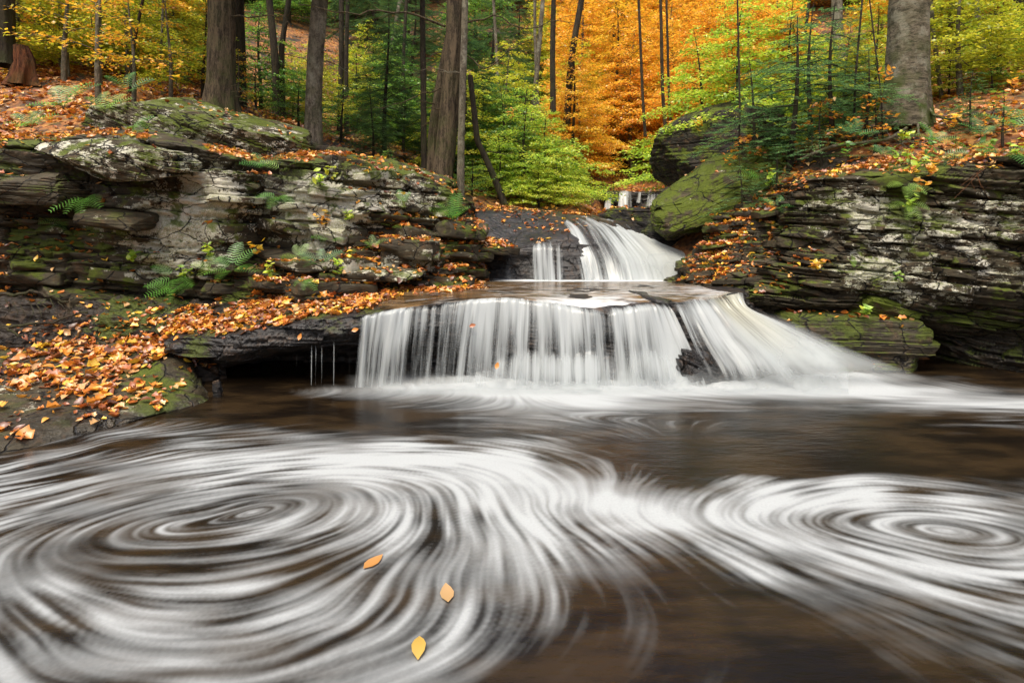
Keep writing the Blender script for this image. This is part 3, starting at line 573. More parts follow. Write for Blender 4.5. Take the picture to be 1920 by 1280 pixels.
# ================================================================ POOL WATER with foam streaks carried round by two eddies
def pool():
    # world lattice
    x0, x1, y0, y1, h = -9.0, 9.6, .9, 8.3, .009
    nx = int((x1-x0)/h); ny = int((y1-y0)/h)
    xs = x0+h*np.arange(nx); ys = y0+h*np.arange(ny)
    X, Y = np.meshgrid(xs, ys, indexing='ij'); X = X.astype(np.float32); Y = Y.astype(np.float32)
    def ell(cx, cy, sx, sy, rot, A, pw=1.0):
        c, s = math.cos(rot), math.sin(rot)
        u = ((X-cx)*c+(Y-cy)*s)/sx; v = (-(X-cx)*s+(Y-cy)*c)/sy
        return A*np.exp(-(u*u+v*v)**pw)
    def dia(cx, cy, sx, sy, rot, A, p_=1.45):
        c, s_ = math.cos(rot), math.sin(rot)
        u = ((X-cx)*c+(Y-cy)*s_)/sx; v = (-(X-cx)*s_+(Y-cy)*c)/sy
        return A*np.exp(-((u*u+.01)**(p_/2)+(v*v+.01)**(p_/2))**1.15)
    psi = ell(-1.5, 3.2, 2.8, 1.75, .22, .92)+ell(-1.95, 4.3, 1.45, .66, .26, .78)+ell(-2.6, 3.95, .55, .3, .3, .15)+ell(-1.75, 4.42, .45, .22, .3, .12)-ell(-2.3, 4.25, .22, .14, .3, .05)-ell(-3.5, 4.3, .5, .3, 0, .06)
    psi = psi-dia(3.0, 3.95, 2.0, .9, -.12, .95)-ell(2.5, 4.1, .5, .2, 0, .05)
    psi = psi+.03*(Y-4)+.06*sstep(6.2, 7.4, Y)*X+(1-sstep(5.2, 6.2, Y))*(.075*fbm(X*.6, Y*.9, 7.7, 2)+.011*fbm(X*1.7, Y*2.6, 2.7, 2))
    gx, gy = np.gradient(psi, h)
    U = gy; Vv = -gx
    sp = np.sqrt(U*U+Vv*Vv)+1e-6
    U = (U/sp).astype(np.float32); Vv = (Vv/sp).astype(np.float32)
    def lic(src, L, step=1.3):
        acc = src.copy(); wt = 1.0
        for sg in (1, -1):
            fx = np.broadcast_to(np.arange(nx, dtype=np.float32)[:, None], (nx, ny)).copy(); fy = np.broadcast_to(np.arange(ny, dtype=np.float32)[None], (nx, ny)).copy()
            for k in range(L):
                ix = np.clip(fx+.5, 0, nx-1).astype(np.int32); iy = np.clip(fy+.5, 0, ny-1).astype(np.int32)
                fx += sg*step*U[ix, iy]; fy += sg*step*Vv[ix, iy]
                ix = np.clip(fx+.5, 0, nx-1).astype(np.int32); iy = np.clip(fy+.5, 0, ny-1).astype(np.int32)
                w = .5+.5*math.cos(math.pi*(k+1)/(L+1))
                acc += w*src[ix, iy]
                if sg == 1: wt += 2*w
        return acc/wt
    def norm(a): return (a-a.mean())/a.std()
    r = np.random.default_rng(5)
    white = r.random((nx, ny)).astype(np.float32)
    def blur(a, k):
        for ax in (0, 1):
            for _ in range(2):
                c = np.cumsum(a, axis=ax); n = a.shape[ax]
                hi = np.minimum(np.arange(n)+k, n-1); lo = np.maximum(np.arange(n)-k-1, 0)
                a = (np.take(c, hi, ax)-np.take(c, lo, ax))/(2*k+1)
        return a
    fine = norm(blur(white, 1)); med = norm(vnoise(X/.021, Y/.021, 0*X+.5)+.8*vnoise(X/.04, Y/.04, 0*X+2.5)).astype(np.float32)
    big = norm(vnoise(X/.07, Y/.06, 0*X+9.5)+.8*vnoise(X/.17, Y/.12, 0*X+4.5)).astype(np.float32)
    a1 = norm(lic(fine, 26)); a2 = norm(lic(med, 36)); a3 = norm(lic(big, 40))
    S = .58*a1+.74*a2+.46*a3
    S = S/S.std(); S = S*(.35+.9*np.clip(.55+1.3*fbm(X*1.3, Y*2.0, 6.6, 3), 0, 1.1))+.38*fbm(X*3.2, Y*4.5, 4.4, 4)-.9*np.clip(fbm(X*1.3, Y*2.2, 12.1, 3)-.05, 0, 1)
    # foam amount read from the photo, laid on the water plane
    pxs = np.array([0, 160, 320, 480, 640, 800, 960, 1120, 1280, 1440, 1600, 1760, 1920.])
    rows = [(690, [0, 0, 0, 0, 0, .1, .2, .3, .5, .8, .7, .05, 0]),
            (712, [0, 0, 0, 0, .15, .85, .95, 1, 1, 1, 1, .4, 0]),
            (735, [0, 0, 0, .05, .65, .9, 1, 1, .97, 1, 1.1, .9, .35]),
            (757, [0, 0, .1, .12, .18, .45, .85, .95, .6, .35, .5, .9, .95]),
            (780, [.3, .2, .25, .15, .12, .2, .5, .62, .35, .2, .2, .25, .5]),
            (812, [.5, .45, .42, .35, .3, .3, .3, .42, .25, .14, .12, .15, .15]),
            (832, [.5, .45, .5, .55, .9, .95, .7, .2, .1, .06, .05, .08, .1]),
            (850, [.4, .5, .65, .85, .97, .95, .98, .25, .1, .05, .05, .08, .1]),
            (880, [.5, .6, .75, .85, .95, .95, .97, .55, .08, .05, .06, .03, .05]),
            (905, [.6, .65, .75, .75, .85, .9, .95, .85, .12, .78, .85, .45, .3]),
            (945, [.65, .65, .6, .6, .8, .85, .95, 1, .85, .92, .97, .8, .7]),
            (980, [.65, .5, .55, .8, .75, .8, .9, .95, .95, .85, .8, .8, .55]),
            (1020, [.68, .36, .45, .5, .72, .7, .87, .85, .6, .9, .85, .8, .85]),
            (1060, [.68, .5, .35, .55, .55, .7, .75, .5, .25, .65, .85, .85, .85]),
            (1100, [.7, .7, .7, .65, .62, .65, .7, .3, .2, .35, .6, .75, .8]),
            (1160, [.6, .65, .65, .7, .75, .7, .55, .22, .2, .2, .3, .5, .7]),
            (1220, [.6, .72, .68, .62, .68, .72, .35, .2, .2, .16, .2, .3, .45]),
            (1280, [.6, .66, .6, .62, .7, .75, .12, .16, .17, .15, .12, .14, .25]),
            (1500, [.6, .6, .6, .6, .6, .6, .1, .15, .15, .15, .1, .1, .15])]
    pys = np.array([r_[0] for r_ in rows], float); T = np.array([r_[1] for r_ in rows])
    def Mmap(Xw, Yw):
        px = 960+Xw*F/Yw; py = HZ+CH*F/Yw
        j = np.clip(np.searchsorted(pys, py)-1, 0, len(pys)-2); fy = np.clip((py-pys[j])/(pys[j+1]-pys[j]), 0, 1)
        i = np.clip(np.searchsorted(pxs, px)-1, 0, len(pxs)-2); fx = np.clip((px-pxs[i])/(pxs[i+1]-pxs[i]), 0, 1)
        fy = fy*fy*(3-2*fy); fx = fx*fx*(3-2*fx)
        return (T[j, i]*(1-fx)+T[j, i+1]*fx)*(1-fy)+(T[j+1, i]*(1-fx)+T[j+1, i+1]*fx)*fy
    # wobble the outline of the foam and drag it along the flow
    wx = (.06*fbm(X*1.7, Y*1.7, 1.1, 3)).astype(np.float32); wy = (.07*fbm(X*1.7, Y*1.7, 8.1, 3)).astype(np.float32)
    Mm = Mmap(X+wx, np.maximum(Y+wy*np.clip((7-Y)*.5, .15, 1), .9)).astype(np.float32)
    Ml = lic(Mm, 26)
    Mb = np.where(Y > 6.3, Mm, .68*Mm+.32*Ml)
    calm = sstep(6.0, 6.9, Y)                       # near the fall the foam is smooth
    # hard-ish edge of the drifting foam raft
    cont = 1-.72*calm
    D = Mb*.77-.075+.20*sstep(.8, .98, Mb)+S*.245*cont*np.clip(.04+1.45*Mb, 0, 1)
    faint = fbm(X*3, Y*7, 3.1, 4)*.10
    foam = np.clip(.5+(D-.5)*1.3+faint*(Mb < .6), 0, .97)
    foam = foam*np.clip(Mb*3.2, .12, 1)
    foam = foam+(blur(foam, 2)-foam)*.55
    # fan mesh in plan: denser close to the bank we stand on
    nr, nc = 520, 1250
    Yr = np.concatenate([[.3, .6, .9, 1.3, 1.8], np.exp(np.linspace(math.log(2.2), math.log(9.2), nr-5))]); 
    tc = np.concatenate([np.linspace(-4, -1.1, 101)[:-1], np.linspace(-1.1, 1.1, nc-200), np.linspace(1.1, 4, 101)[1:]])
    YY = np.repeat(Yr[None], nc, 0); XX = tc[:, None]*(YY+.0)
    fi = np.clip((XX-x0)/h, 0, nx-1.01); fj = np.clip((YY-y0)/h, 0, ny-1.01)
    i = fi.astype(int); j = fj.astype(int); a = fi-i; b = fj-j
    fv = foam[i, j]*(1-a)*(1-b)+foam[i+1, j]*a*(1-b)+foam[i, j+1]*(1-a)*b+foam[i+1, j+1]*a*b
    zz = .006*fbm(XX*1.5, YY*3, .3, 3)+.012*fv*sstep(6.8, 7.6, YY)+.05*sstep(7.2, 7.65, YY)*np.clip(fv*1.3-.5, 0, 1)*(1+.5*fbm(XX*3, YY*3, 4, 2))
    G = np.stack([XX, YY, zz], -1)
    return mesh_np('pool_water', G.reshape(-1, 3), grid_faces(nc, nr), attrs={'foam': fv.ravel()})
def water_mat():
    m = NT('river_water')
    f = m.attr('foam').outputs['Fac']
    p = m.pos(sc=(1, 2.6, 1))
    n = m.noise(p, 1.1, 6, .6)
    tint = m.mix(m.ss(n, .38, .66), (.006, .004, .0025), (.028, .0175, .008))
    bp = m.n('Bump', {'Strength': .22, 'Distance': .03, 'Height': m.noise(m.pos(sc=(1, 3.0, 1)), 5, 5, .6)})
    w = m.n('BsdfPrincipled', {'Base Color': tint, 'Roughness': .26, 'IOR': 1.33, 'Normal': bp.outputs[0]})
    fine = m.noise(m.pos(), 55, 3, .6)
    fc = m.mix(fine, (.32, .345, .35), (.44, .465, .475))
    fd = m.n('BsdfPrincipled', {'Base Color': fc, 'Roughness': .7, 'Specular IOR Level': .2})
    ff = m.math('POWER', f, 1.35)
    return m.surf(m.n('MixShader', {0: ff, 1: w.outputs[0], 2: fd.outputs[0]}))
M_water = water_mat()
obj('pool_water', pool(), M_water, kind='structure')
# river bed so that nothing is open behind the camera
# ---------------------------------------------------------------- upper pool sheet following the shelf
m = NT('shallow_water')
p = m.pos(sc=(.9, 2.2, 1)); n = m.noise(p, 2.0, 6, .6, .6)
fo = m.attr('foam').outputs['Fac']
tint = m.mix(m.ss(n, .36, .62), (.018, .012, .006), (.13, .078, .032))
bp = m.n('Bump', {'Strength': .35, 'Distance': .03, 'Height': m.noise(m.pos(sc=(1.0, 2.5, 1)), 4, 4, .5)})
w = m.n('BsdfPrincipled', {'Base Color': tint, 'Roughness': .2, 'IOR': 1.33, 'Normal': bp.outputs[0]})
fs = m.ss(m.math('ADD', m.noise(m.pos(sc=(1.2, 4.0, 1)), 2.2, 6, .65, .5), m.math('MULTIPLY', fo, .6)), .50, 1.05)
fd = m.n('BsdfDiffuse', {'Color': (.6, .62, .62)})
M_shal = m.surf(m.n('MixShader', {0: fs, 1: w.outputs[0], 2: fd.outputs[0]}))
def shelf_water():
    st = [row[4:8] for row in LEDGE[5:15]]
    st = [[(a, b-1.2, c) for (a, b, c) in row] for row in st]
    # drop the front row over the lip a touch and start to the right of the dry slab
    G = loft_base(st, 300, 150)
    z = G[..., 2]; G[..., 2] = z+.022+.02*fbm(G[..., 0]*1.3, G[..., 1]*1.3, 2.2, 3)
    far = sstep(8.6, 9.6, G[..., 1]); G[..., 2] = G[..., 2]*(1-far)+1.115*far
    edge = np.clip((G[..., 0]+2.12)/.3, 0, 1)
    G[..., 2] -= (1-edge)*.06
    jj = np.arange(150)[None]; G[..., 2] -= .05*np.clip(1-jj/7.0, 0, 1)**1.5; G[..., 1] += .06*np.clip(1-jj/10.0, 0, 1)
    G[..., 2] -= .12*sstep(3.25, 3.6, G[..., 0])
    fo = sstep(10.5, 11.2, G[..., 1])*sstep(-.6, .3, G[..., 0])*1.2
    px, py = proj(G)
    fo = fo+.75*np.exp(-(((px-1130)/70)**2+((py-575)/16)**2))+.5*np.exp(-(((px-1040)/60)**2+((py-566)/8)**2))+.22*np.exp(-(((px-1180)/220)**2+((py-548)/14)**2))+.25*np.exp(-(((px-1330)/60)**2+((py-545)/12)**2))
    return mesh_np('stream_water', G.reshape(-1, 3), grid_faces(300, 150), attrs={'foam': fo.ravel()})
obj('stream_water', shelf_water(), M_shal, kind='structure')
# ---------------------------------------------------------------- falling water
def fall_mat():
    m = NT('falling_water')
    uv = m.n('UVMap').outputs[0]; d = m.attr('den').outputs['Fac']; tn = m.attr('tan').outputs['Fac']
    u1 = m.n('Mapping', {'Vector': uv, 'Scale': (1, .035, 1)}).outputs[0]
    u2 = m.n('Mapping', {'Vector': uv, 'Scale': (1, .16, 1)}).outputs[0]
    a = m.noise(u1, 8.5, 4, .55, .0); b = m.noise(u2, 2.3, 3, .5); c = m.noise(u1, 48, 2, .5)
    s = m.math('ADD', m.math('ADD', m.math('MULTIPLY', m.math('SUBTRACT', a, .5), 2.5), m.math('MULTIPLY', m.math('SUBTRACT', b, .5), 2.3)), m.math('MULTIPLY', m.math('SUBTRACT', c, .5), .7))
    al = m.ss(m.math('ADD', m.math('SUBTRACT', m.math('MULTIPLY', d, 1.55), .62), s), -.1, 1.05)
    al = m.math('MULTIPLY', al, m.ss(d, .0, .3))
    col = m.mix(tn, (.51, .55, .55), (.54, .53, .40))
    df = m.n('BsdfDiffuse', {'Color': col}); tr = m.n('BsdfTranslucent', {'Color': col})
    mx = m.n('MixShader', {0: .35, 1: df.outputs[0], 2: tr.outputs[0]})
    gl = m.n('BsdfGlossy', {'Roughness': .3}); mx = m.n('MixShader', {0: .05, 1: mx.outputs[0], 2: gl.outputs[0]})
    t = m.n('BsdfTransparent')
    return m.surf(m.n('MixShader', {0: m.math('MULTIPLY', al, .96), 1: t.outputs[0], 2: mx.outputs[0]}))
M_fall = fall_mat()
m = NT('spray'); uv = m.n('UVMap').outputs[0]; d_ = m.attr('den').outputs['Fac']
nn_ = m.noise(m.n('Mapping', {'Vector': uv, 'Scale': (1, .6, 1)}).outputs[0], 2.2, 4, .5, .3)
df = m.n('BsdfDiffuse', {'Color': (.54, .58, .58)}); tr = m.n('BsdfTranslucent', {'Color': (.54, .58, .58)})
mx = m.n('MixShader', {0: .4, 1: df.outputs[0], 2: tr.outputs[0]}); t_ = m.n('BsdfTransparent')
M_spray = m.surf(m.n('MixShader', {0: m.math('MULTIPLY', d_, m.ss(nn_, .25, .75, .55, 1.1), clamp=True), 1: t_.outputs[0], 2: mx.outputs[0]}))
def curtain(st, nu, nv, name='waterfall', seed=0, bulge=0, wob=.02, dk=1.0, fade=0):
    """st: lines (along the lip) of (px,py,Y,density,tan) from top to bottom"""
    C = np.array([[P(*q_[:3])+((q_[3],)+((q_[4],) if len(q_) > 4 else (0,))) for q_ in row] for row in st], float)
    C = resample(C, nu); C = np.swapaxes(resample(np.swapaxes(C, 0, 1), nv), 0, 1)
    G = C[..., :3]; den = np.clip(C[..., 3]*dk, 0, 2); tan = np.clip(C[..., 4], 0, 1)
    du = np.linalg.norm(np.diff(G, axis=0), axis=-1); u = np.concatenate([[0], np.cumsum(du[:, 0])])
    dv = np.linalg.norm(np.diff(G, axis=1), axis=-1).mean(0); v = np.concatenate([[0], np.cumsum(dv)])
    U, V = np.meshgrid(u, v, indexing='ij')
    U = U+.16*vnoise(U*1.1, 0*U, seed+2.2)+.05*vnoise(U*4.1, 0*U, seed+8.2)
    den = den*(1+(.20*vnoise(U*1.9, V*.5, seed+1.1)+.22*vnoise(U*5.1, V*.8, seed+6.1))*(dk < 1.15))
    N = normals(G)
    den = den*sstep(0, max(fade, 1e-3), np.linspace(0, 1, nv))[None] if fade else den
    G = G+N*(wob*(vnoise(U*7, V*.8, seed+.5)+.5*vnoise(U*21, V*1.2, seed+3.5))*sstep(0, .15, V))[..., None]
    return mesh_np(name, G.reshape(-1, 3), grid_faces(nu, nv), attrs={'den': den.ravel(), 'tan': tan.ravel()}, uv=np.stack([U.ravel()+seed*3.1, V.ravel()], -1))
V1 = curtain([[(px, 694+8*math.sin(px*.031)-10*(px > 1280), 7.50, 0), (px, 712-6*(px > 1280), 7.42, (.30+.18*math.sin(px*.021+1))*min(1, (px-645)/90)), (px, 727, 7.32, .5*min(1, (px-645)/90)), (px+2, 741, 7.16, 0)] for px in range(645, 1600, 45)], 260, 40, seed=8, wob=.015)
V2 = curtain([
 [(1330, 600, 7.9, 0), (1360, 640, 7.6, .1), (1390, 690, 7.42, .2), (1400, 728, 7.3, 0)],
 [(1390, 590, 8.05, 0), (1440, 630, 7.75, .3), (1480, 680, 7.5, .5), (1500, 728, 7.3, 0)],
 [(1430, 585, 8.12, 0), (1500, 630, 7.85, .4), (1560, 676, 7.6, .65), (1590, 726, 7.34, 0)],
 [(1460, 590, 8.15, 0), (1550, 640, 7.9, .3), (1630, 682, 7.65, .5), (1680, 722, 7.42, 0)],
 [(1480, 600, 8.2, 0), (1590, 650, 7.95, 0), (1690, 688, 7.75, 0), (1760, 716, 7.55, 0)]], 140, 80, seed=9, wob=.02)
V3 = curtain([
 [(1090, 470, 11.3, 0), (1090, 500, 11.05, .1), (1090, 532, 10.85, 0)],
 [(1160, 455, 11.6, 0), (1175, 495, 11.2, .3), (1180, 532, 10.85, .1)],
 [(1215, 450, 12.0, 0), (1245, 488, 11.4, .55), (1255, 532, 10.9, .15)],
 [(1250, 462, 12.2, 0), (1285, 488, 11.7, .55), (1300, 530, 11.0, .1)],
 [(1290, 475, 12.2, 0), (1325, 495, 11.8, 0), (1345, 528, 11.2, 0)]], 100, 50, seed=10, wob=.02)
def fall(label, parts, group=None):
    root = thing('waterfall', label, 'waterfall', parts[0][2])
    for nm, me, _ in parts:
        o = obj(nm, me, M_spray if 'spray' in nm else M_fall, root); o.matrix_parent_inverse = Matrix.Translation(Vector(root.location)).inverted()
    return root
B = 7.62
C1 = curtain([
 [(672, 596, 7.66, .2), (676, 602, 7.58, .6), (671, 650, 7.56, .55), (664, 726, 7.55, .5)],
 [(692, 589, 7.72, .4), (690, 596, 7.6, .95), (684, 650, 7.56, .8), (678, 726, 7.55, .65)],
 [(730, 581, 7.8, .4), (724, 590, 7.66, .9), (714, 650, 7.6, .68), (706, 726, 7.57, .55)],
 [(770, 574, 7.9, .2), (764, 584, 7.74, .7), (756, 650, 7.62, .55), (748, 726, 7.6, .5)],
 [(815, 569, 7.95, .15), (812, 580, 7.8, .6), (806, 650, 7.68, .48), (800, 726, 7.62, .45)],
 [(850, 564, 8.0, .2), (846, 574, 7.83, .7), (838, 650, 7.7, .52), (832, 726, 7.62, .5)],
 [(890, 560, 8.0, .3), (884, 569, 7.86, .9), (872, 650, 7.72, .66), (864, 726, 7.62, .6)],
 [(930, 558, 8.02, .3), (928, 567, 7.88, .85), (922, 650, 7.74, .6), (916, 726, 7.6, .6)],
 [(975, 558, 8.02, .35), (975, 568, 7.88, 1.0), (972, 650, 7.7, .68), (970, 726, 7.55, .7)],
 [(1020, 562, 8.0, .3), (1022, 574, 7.84, .9), (1022, 650, 7.66, .68), (1022, 726, 7.5, .8)],
 [(1060, 568, 7.96, .3), (1064, 582, 7.8, .8), (1068, 650, 7.64, .7), (1070, 726, 7.5, .85)],
 [(1110, 576, 7.93, .3), (1114, 590, 7.76, .78), (1118, 650, 7.64, .7), (1122, 726, 7.5, .85)],
 [(1150, 576, 7.94, .3), (1155, 590, 7.8, .8), (1160, 650, 7.66, .72), (1166, 726, 7.5, .85)],
 [(1195, 569, 8.0, .3), (1202, 584, 7.86, .9), (1212, 650, 7.68, .75), (1222, 726, 7.5, .75)],
 [(1225, 566, 8.02, .25), (1236, 582, 7.88, .8), (1256, 650, 7.7, .85), (1272, 726, 7.5, .8)],
 [(1250, 566, 8.02, .1), (1264, 590, 7.9, .6), (1296, 655, 7.62, .55), (1326, 726, 7.45, .4)]], 500, 110, seed=1, wob=.03, dk=1.12)
C1b = curtain([
 [(860, 702, 7.66, 0.0), (858, 710, 7.52, .3), (856, 730, 7.45, 0.12)],
 [(900, 684, 7.68, .2), (898, 696, 7.52, .7), (896, 730, 7.42, 0.26)],
 [(940, 654, 7.72, .2), (938, 670, 7.56, .8), (934, 730, 7.4, 0.30)],
 [(985, 640, 7.72, .3), (984, 655, 7.55, .9), (980, 730, 7.38, 0.35)],
 [(1030, 648, 7.66, .3), (1030, 662, 7.5, .95), (1030, 730, 7.36, 0.37)],
 [(1080, 652, 7.66, .3), (1080, 665, 7.5, .85), (1082, 730, 7.36, 0.35)],
 [(1130, 645, 7.66, .3), (1130, 660, 7.5, .75), (1132, 730, 7.36, 0.32)],
 [(1165, 640, 7.66, .2), (1165, 655, 7.5, .4), (1166, 730, 7.36, 0.16)],
 [(1200, 638, 7.7, .3), (1205, 650, 7.52, .95), (1212, 730, 7.36, 0.33)],
 [(1245, 650, 7.68, .3), (1252, 665, 7.5, .9), (1266, 730, 7.36, 0.30)],
 [(1285, 672, 7.62, .1), (1292, 684, 7.48, .4), (1306, 728, 7.36, 0.14)]], 330, 60, seed=2, wob=.015, dk=1.3, fade=.75)
C2 = curtain([
 [(1262, 566, 8.1, .3), (1276, 590, 7.9, .8), (1300, 650, 7.66, .6), (1325, 700, 7.5, .35), (1335, 727, 7.4, .0)],
 [(1290, 562, 8.2, .6), (1302, 584, 7.98, 1.05), (1330, 640, 7.72, .95), (1362, 690, 7.5, .8), (1376, 727, 7.36, .25)],
 [(1318, 558, 8.25, .5), (1336, 580, 8.05, 1.0), (1372, 636, 7.78, 1.05), (1408, 680, 7.56, 1.0), (1430, 722, 7.38, .3)],
 [(1335, 553, 8.35, .7, .6), (1356, 578, 8.12, 1.15, .7), (1408, 632, 7.86, 1.15, .35), (1452, 676, 7.62, 1.1), (1486, 716, 7.42, .3)],
 [(1360, 549, 8.42, .7, .8), (1380, 578, 8.2, 1.2, .8), (1440, 626, 7.95, 1.15, .5), (1492, 668, 7.7, 1.1, .2), (1536, 708, 7.5, .25)],
 [(1382, 548, 8.45, .6, .5), (1397, 576, 8.26, 1.0, .6), (1468, 617, 8.04, 1.1, .3), (1536, 656, 7.82, 1.1), (1604, 704, 7.58, .3)],
 [(1396, 549, 8.45, .3), (1405, 576, 8.3, .6), (1484, 610, 8.12, .7), (1566, 650, 7.95, .7), (1644, 702, 7.65, .15)],
 [(1400, 550, 8.45, .0), (1410, 577, 8.3, .0), (1500, 604, 8.18, .0), (1590, 642, 8.0, .0), (1680, 698, 7.75, .0)]], 300, 130, seed=3, wob=.05, dk=1.02)
fall('wide white curtain waterfall pouring off the rock shelf into the pool', [('water_curtain', C1, (.2, 7.7, 0)), ('lower_curtain', C1b, 0), ('side_cascade', C2, 0), ('base_spray', V1, 0), ('side_spray', V2, 0)])
# second fall
def onface(px, fr):   # point on the dome face, fr 0 base .. 1 back
    return None
C3 = curtain([
 [(1046, 410, 13.0, .1), (1068, 430, 11.9, .5), (1088, 480, 11.3, .6), (1098, 528, 10.98, .6)],
 [(1075, 404, 13.4, .4), (1105, 426, 12.1, .6), (1138, 480, 11.35, .75), (1150, 528, 10.98, .8)],
 [(1105, 407, 13.6, .45), (1140, 426, 12.4, .7), (1182, 482, 11.45, .95), (1195, 528, 10.98, .95)],
 [(1135, 411, 13.6, .5), (1172, 432, 12.6, .85), (1222, 484, 11.6, 1.05, .2), (1240, 528, 11.0, 1.0, .1)],
 [(1160, 416, 13.6, .6), (1205, 441, 12.7, 1.0, .1), (1260, 484, 11.9, 1.1, .4), (1285, 527, 11.1, 1.0, .2)],
 [(1178, 420, 13.5, .6), (1230, 453, 12.6, 1.0, .2), (1285, 480, 12.1, 1.0, .4), (1312, 520, 11.3, .9, .2)],
 [(1185, 423, 13.5, .0), (1242, 459, 12.5, .3), (1298, 478, 12.2, .4), (1330, 508, 11.5, .3)]], 260, 130, seed=4, wob=.04, dk=1.14)
C4 = curtain([
 [(938, 488, 11.22, 0), (938, 500, 11.12, .1), (940, 528, 11.05, .1)],
 [(990, 462, 11.3, 0), (990, 475, 11.15, .12), (992, 528, 11.02, .2)],
 [(1003, 452, 11.36, .3), (1003, 468, 11.12, .9), (1006, 528, 10.95, .8)],
 [(1018, 452, 11.36, .2), (1020, 468, 11.12, .55), (1024, 528, 10.95, .65)],
 [(1045, 450, 11.4, .2), (1046, 468, 11.12, .5), (1048, 528, 10.95, .6)],
 [(1066, 452, 11.4, 0), (1068, 470, 11.15, .15), (1070, 528, 10.95, .2)],
 [(1080, 455, 11.5, .1), (1084, 475, 11.2, .6), (1094, 528, 10.95, .65)],
 [(1102, 465, 11.4, .1), (1108, 490, 11.2, .45), (1118, 528, 10.95, .4)]], 190, 60, seed=5)
fall('smaller upper waterfall sliding down the wet dome behind the shelf', [('water_curtain', C3, (2.6, 11.2, 1.1)), ('thin_curtain', C4, 0), ('base_spray', V3, 0)])
# thin drips under the left overhang
drips = []
for k, (px, yt, d) in enumerate([(518, 660, .4), (530, 662, .35), (548, 660, .3), (556, 655, .3), (584, 648, .8), (592, 648, .75), (603, 648, .7), (626, 640, .95), (640, 640, .35), (655, 640, .45)]):
    w = .9 if d < .5 else 1.6
    me = curtain([[(px-w, yt, 7.56, 0), (px-w, yt+8, 7.54, .0), (px-w, 722, 7.54, .0)], [(px, yt, 7.56, d*.6), (px+.4, yt+25, 7.53, d*.75+.1), (px-.5, 722, 7.52, d*.5+.08)], [(px+w, yt, 7.56, 0), (px+w, yt+8, 7.54, .0), (px+w, 722, 7.54, .0)]], 5, 20, 'trickle', seed=6+k, wob=0)
    o = obj('trickle', me, M_fall, None); drips.append(o)
    o['label'] = 'thin thread of water dripping from the dark overhang left of the main fall'; o['category'] = 'trickle'; o['group'] = 'trickles under the left overhang'
# far falls
boulder('rock_ledge', 'dark stepped rock under the small distant cascade', P(1190, 386, 23.6), (1.35, .8, .55), 41, M_wet, boxy=.9, wet0=.8, moss0=.05, amp=.12, n=6)
boulder('rock_block', 'dark stone at the foot of the small distant cascade', P(1228, 392, 22.4), (.6, .4, .22), 42, M_wet, wet0=.7, n=5)
fp = []
for k, (a, b, yt, yb) in enumerate([(1136, 1150, 372, 396), (1160, 1190, 358, 393), (1196, 1204, 359, 380), (1210, 1244, 362, 387)]):
    me = curtain([[(a, yt, 22.7, .1), (a-1, yt+4, 22.5, .2), (a-4, yb, 22.2, .3)], [((a+b)/2, yt-1, 22.7, .3), ((a+b)/2, yt+4, 22.45, .8), ((a+b)/2-1, yb, 22.1, .85)], [(b, yt, 22.7, .1), (b, yt+4, 22.5, .2), (b+2, yb, 22.2, .3)]], 30, 24, 'stream_of_water', seed=20+k)
    fp.append(('water_stream', me, (4.8, 22.3, 2.7)))
fall('tiny distant cascade glimpsed upstream below the orange trees', fp)
# stream between the distant cascade and the dome
X, Y = gridxy(2.2, 3.9, 14.2, 23.2, .1, .15)
Zs = np.interp(Y, [14, 16, 22, 23.5], [2.3, 2.42, 2.75, 2.85])
G = np.stack([X+(Y-14)*.2156, Y, Zs+.02*fbm(X, Y, 1, 3)], -1)
obj('stream_water', mesh_np('stream_water', G.reshape(-1, 3), grid_faces(*X.shape), attrs={'foam': np.full(X.size, .35)}), M_shal, kind='structure')
# ================================================================ LEAVES ON THE GROUND
LEAFCOL = np.array([(.68, .26, .035), (.60, .19, .025), (.80, .38, .06), (.36, .10, .018), (.24, .065, .014), (.74, .44, .18), (.80, .50, .04), (.13, .045, .014), (.45, .13, .02), (.50, .23, .08)])
LEAFW = np.array([.14, .13, .11, .14, .11, .08, .10, .08, .06, .05]); LEAFW /= LEAFW.sum()
def leaf_template(curl=.12, fold=.12, w=.30, n=5, lobed=False):
    t = np.linspace(0, 1, n)
    half = w*np.sin(math.pi*np.clip(t*.97+.015, 0, 1)**.85)
    half[0] = .012; half[-1] = .008
    if lobed: half = half*np.array([1, 1.35, .75, 1.5, 1][:n] if n == 5 else 1)
    v = []
    for i in range(n):
        z = curl*math.sin(t[i]*math.pi)*-1+curl*.6*t[i]**2
        v += [(t[i]-.5, -half[i], z+fold*half[i]/w), (t[i]-.5, 0, z), (t[i]-.5, half[i], z+fold*half[i]/w)]
    f = []
    for i in range(n-1):
        a = i*3; f += [(a, a+3, a+4, a+1), (a+1, a+4, a+5, a+2)]
    return np.array(v), np.array(f)
def frames(d, nrm):
    d = d-(d*nrm).sum(-1, keepdims=True)*nrm; d /= np.linalg.norm(d, axis=-1, keepdims=True)+1e-9
    return np.stack([d, np.cross(nrm, d), nrm], -1)
def leaf_batch(pos, d, nrm, size, tmpl, faces, col):
    R = frames(d, nrm)
    V = np.einsum('nij,kj->nki', R, tmpl)*size[:, None, None]+pos[:, None]
    k = len(tmpl)
    Fc = faces[None]+np.arange(len(pos))[:, None, None]*k
    return V.reshape(-1, 3), Fc.reshape(-1, faces.shape[1]), np.repeat(col, k, 0)
M_leaf = leaf_mat('fallen_leaf', .2, .07)
M_fol = leaf_mat('foliage', .5, .05)
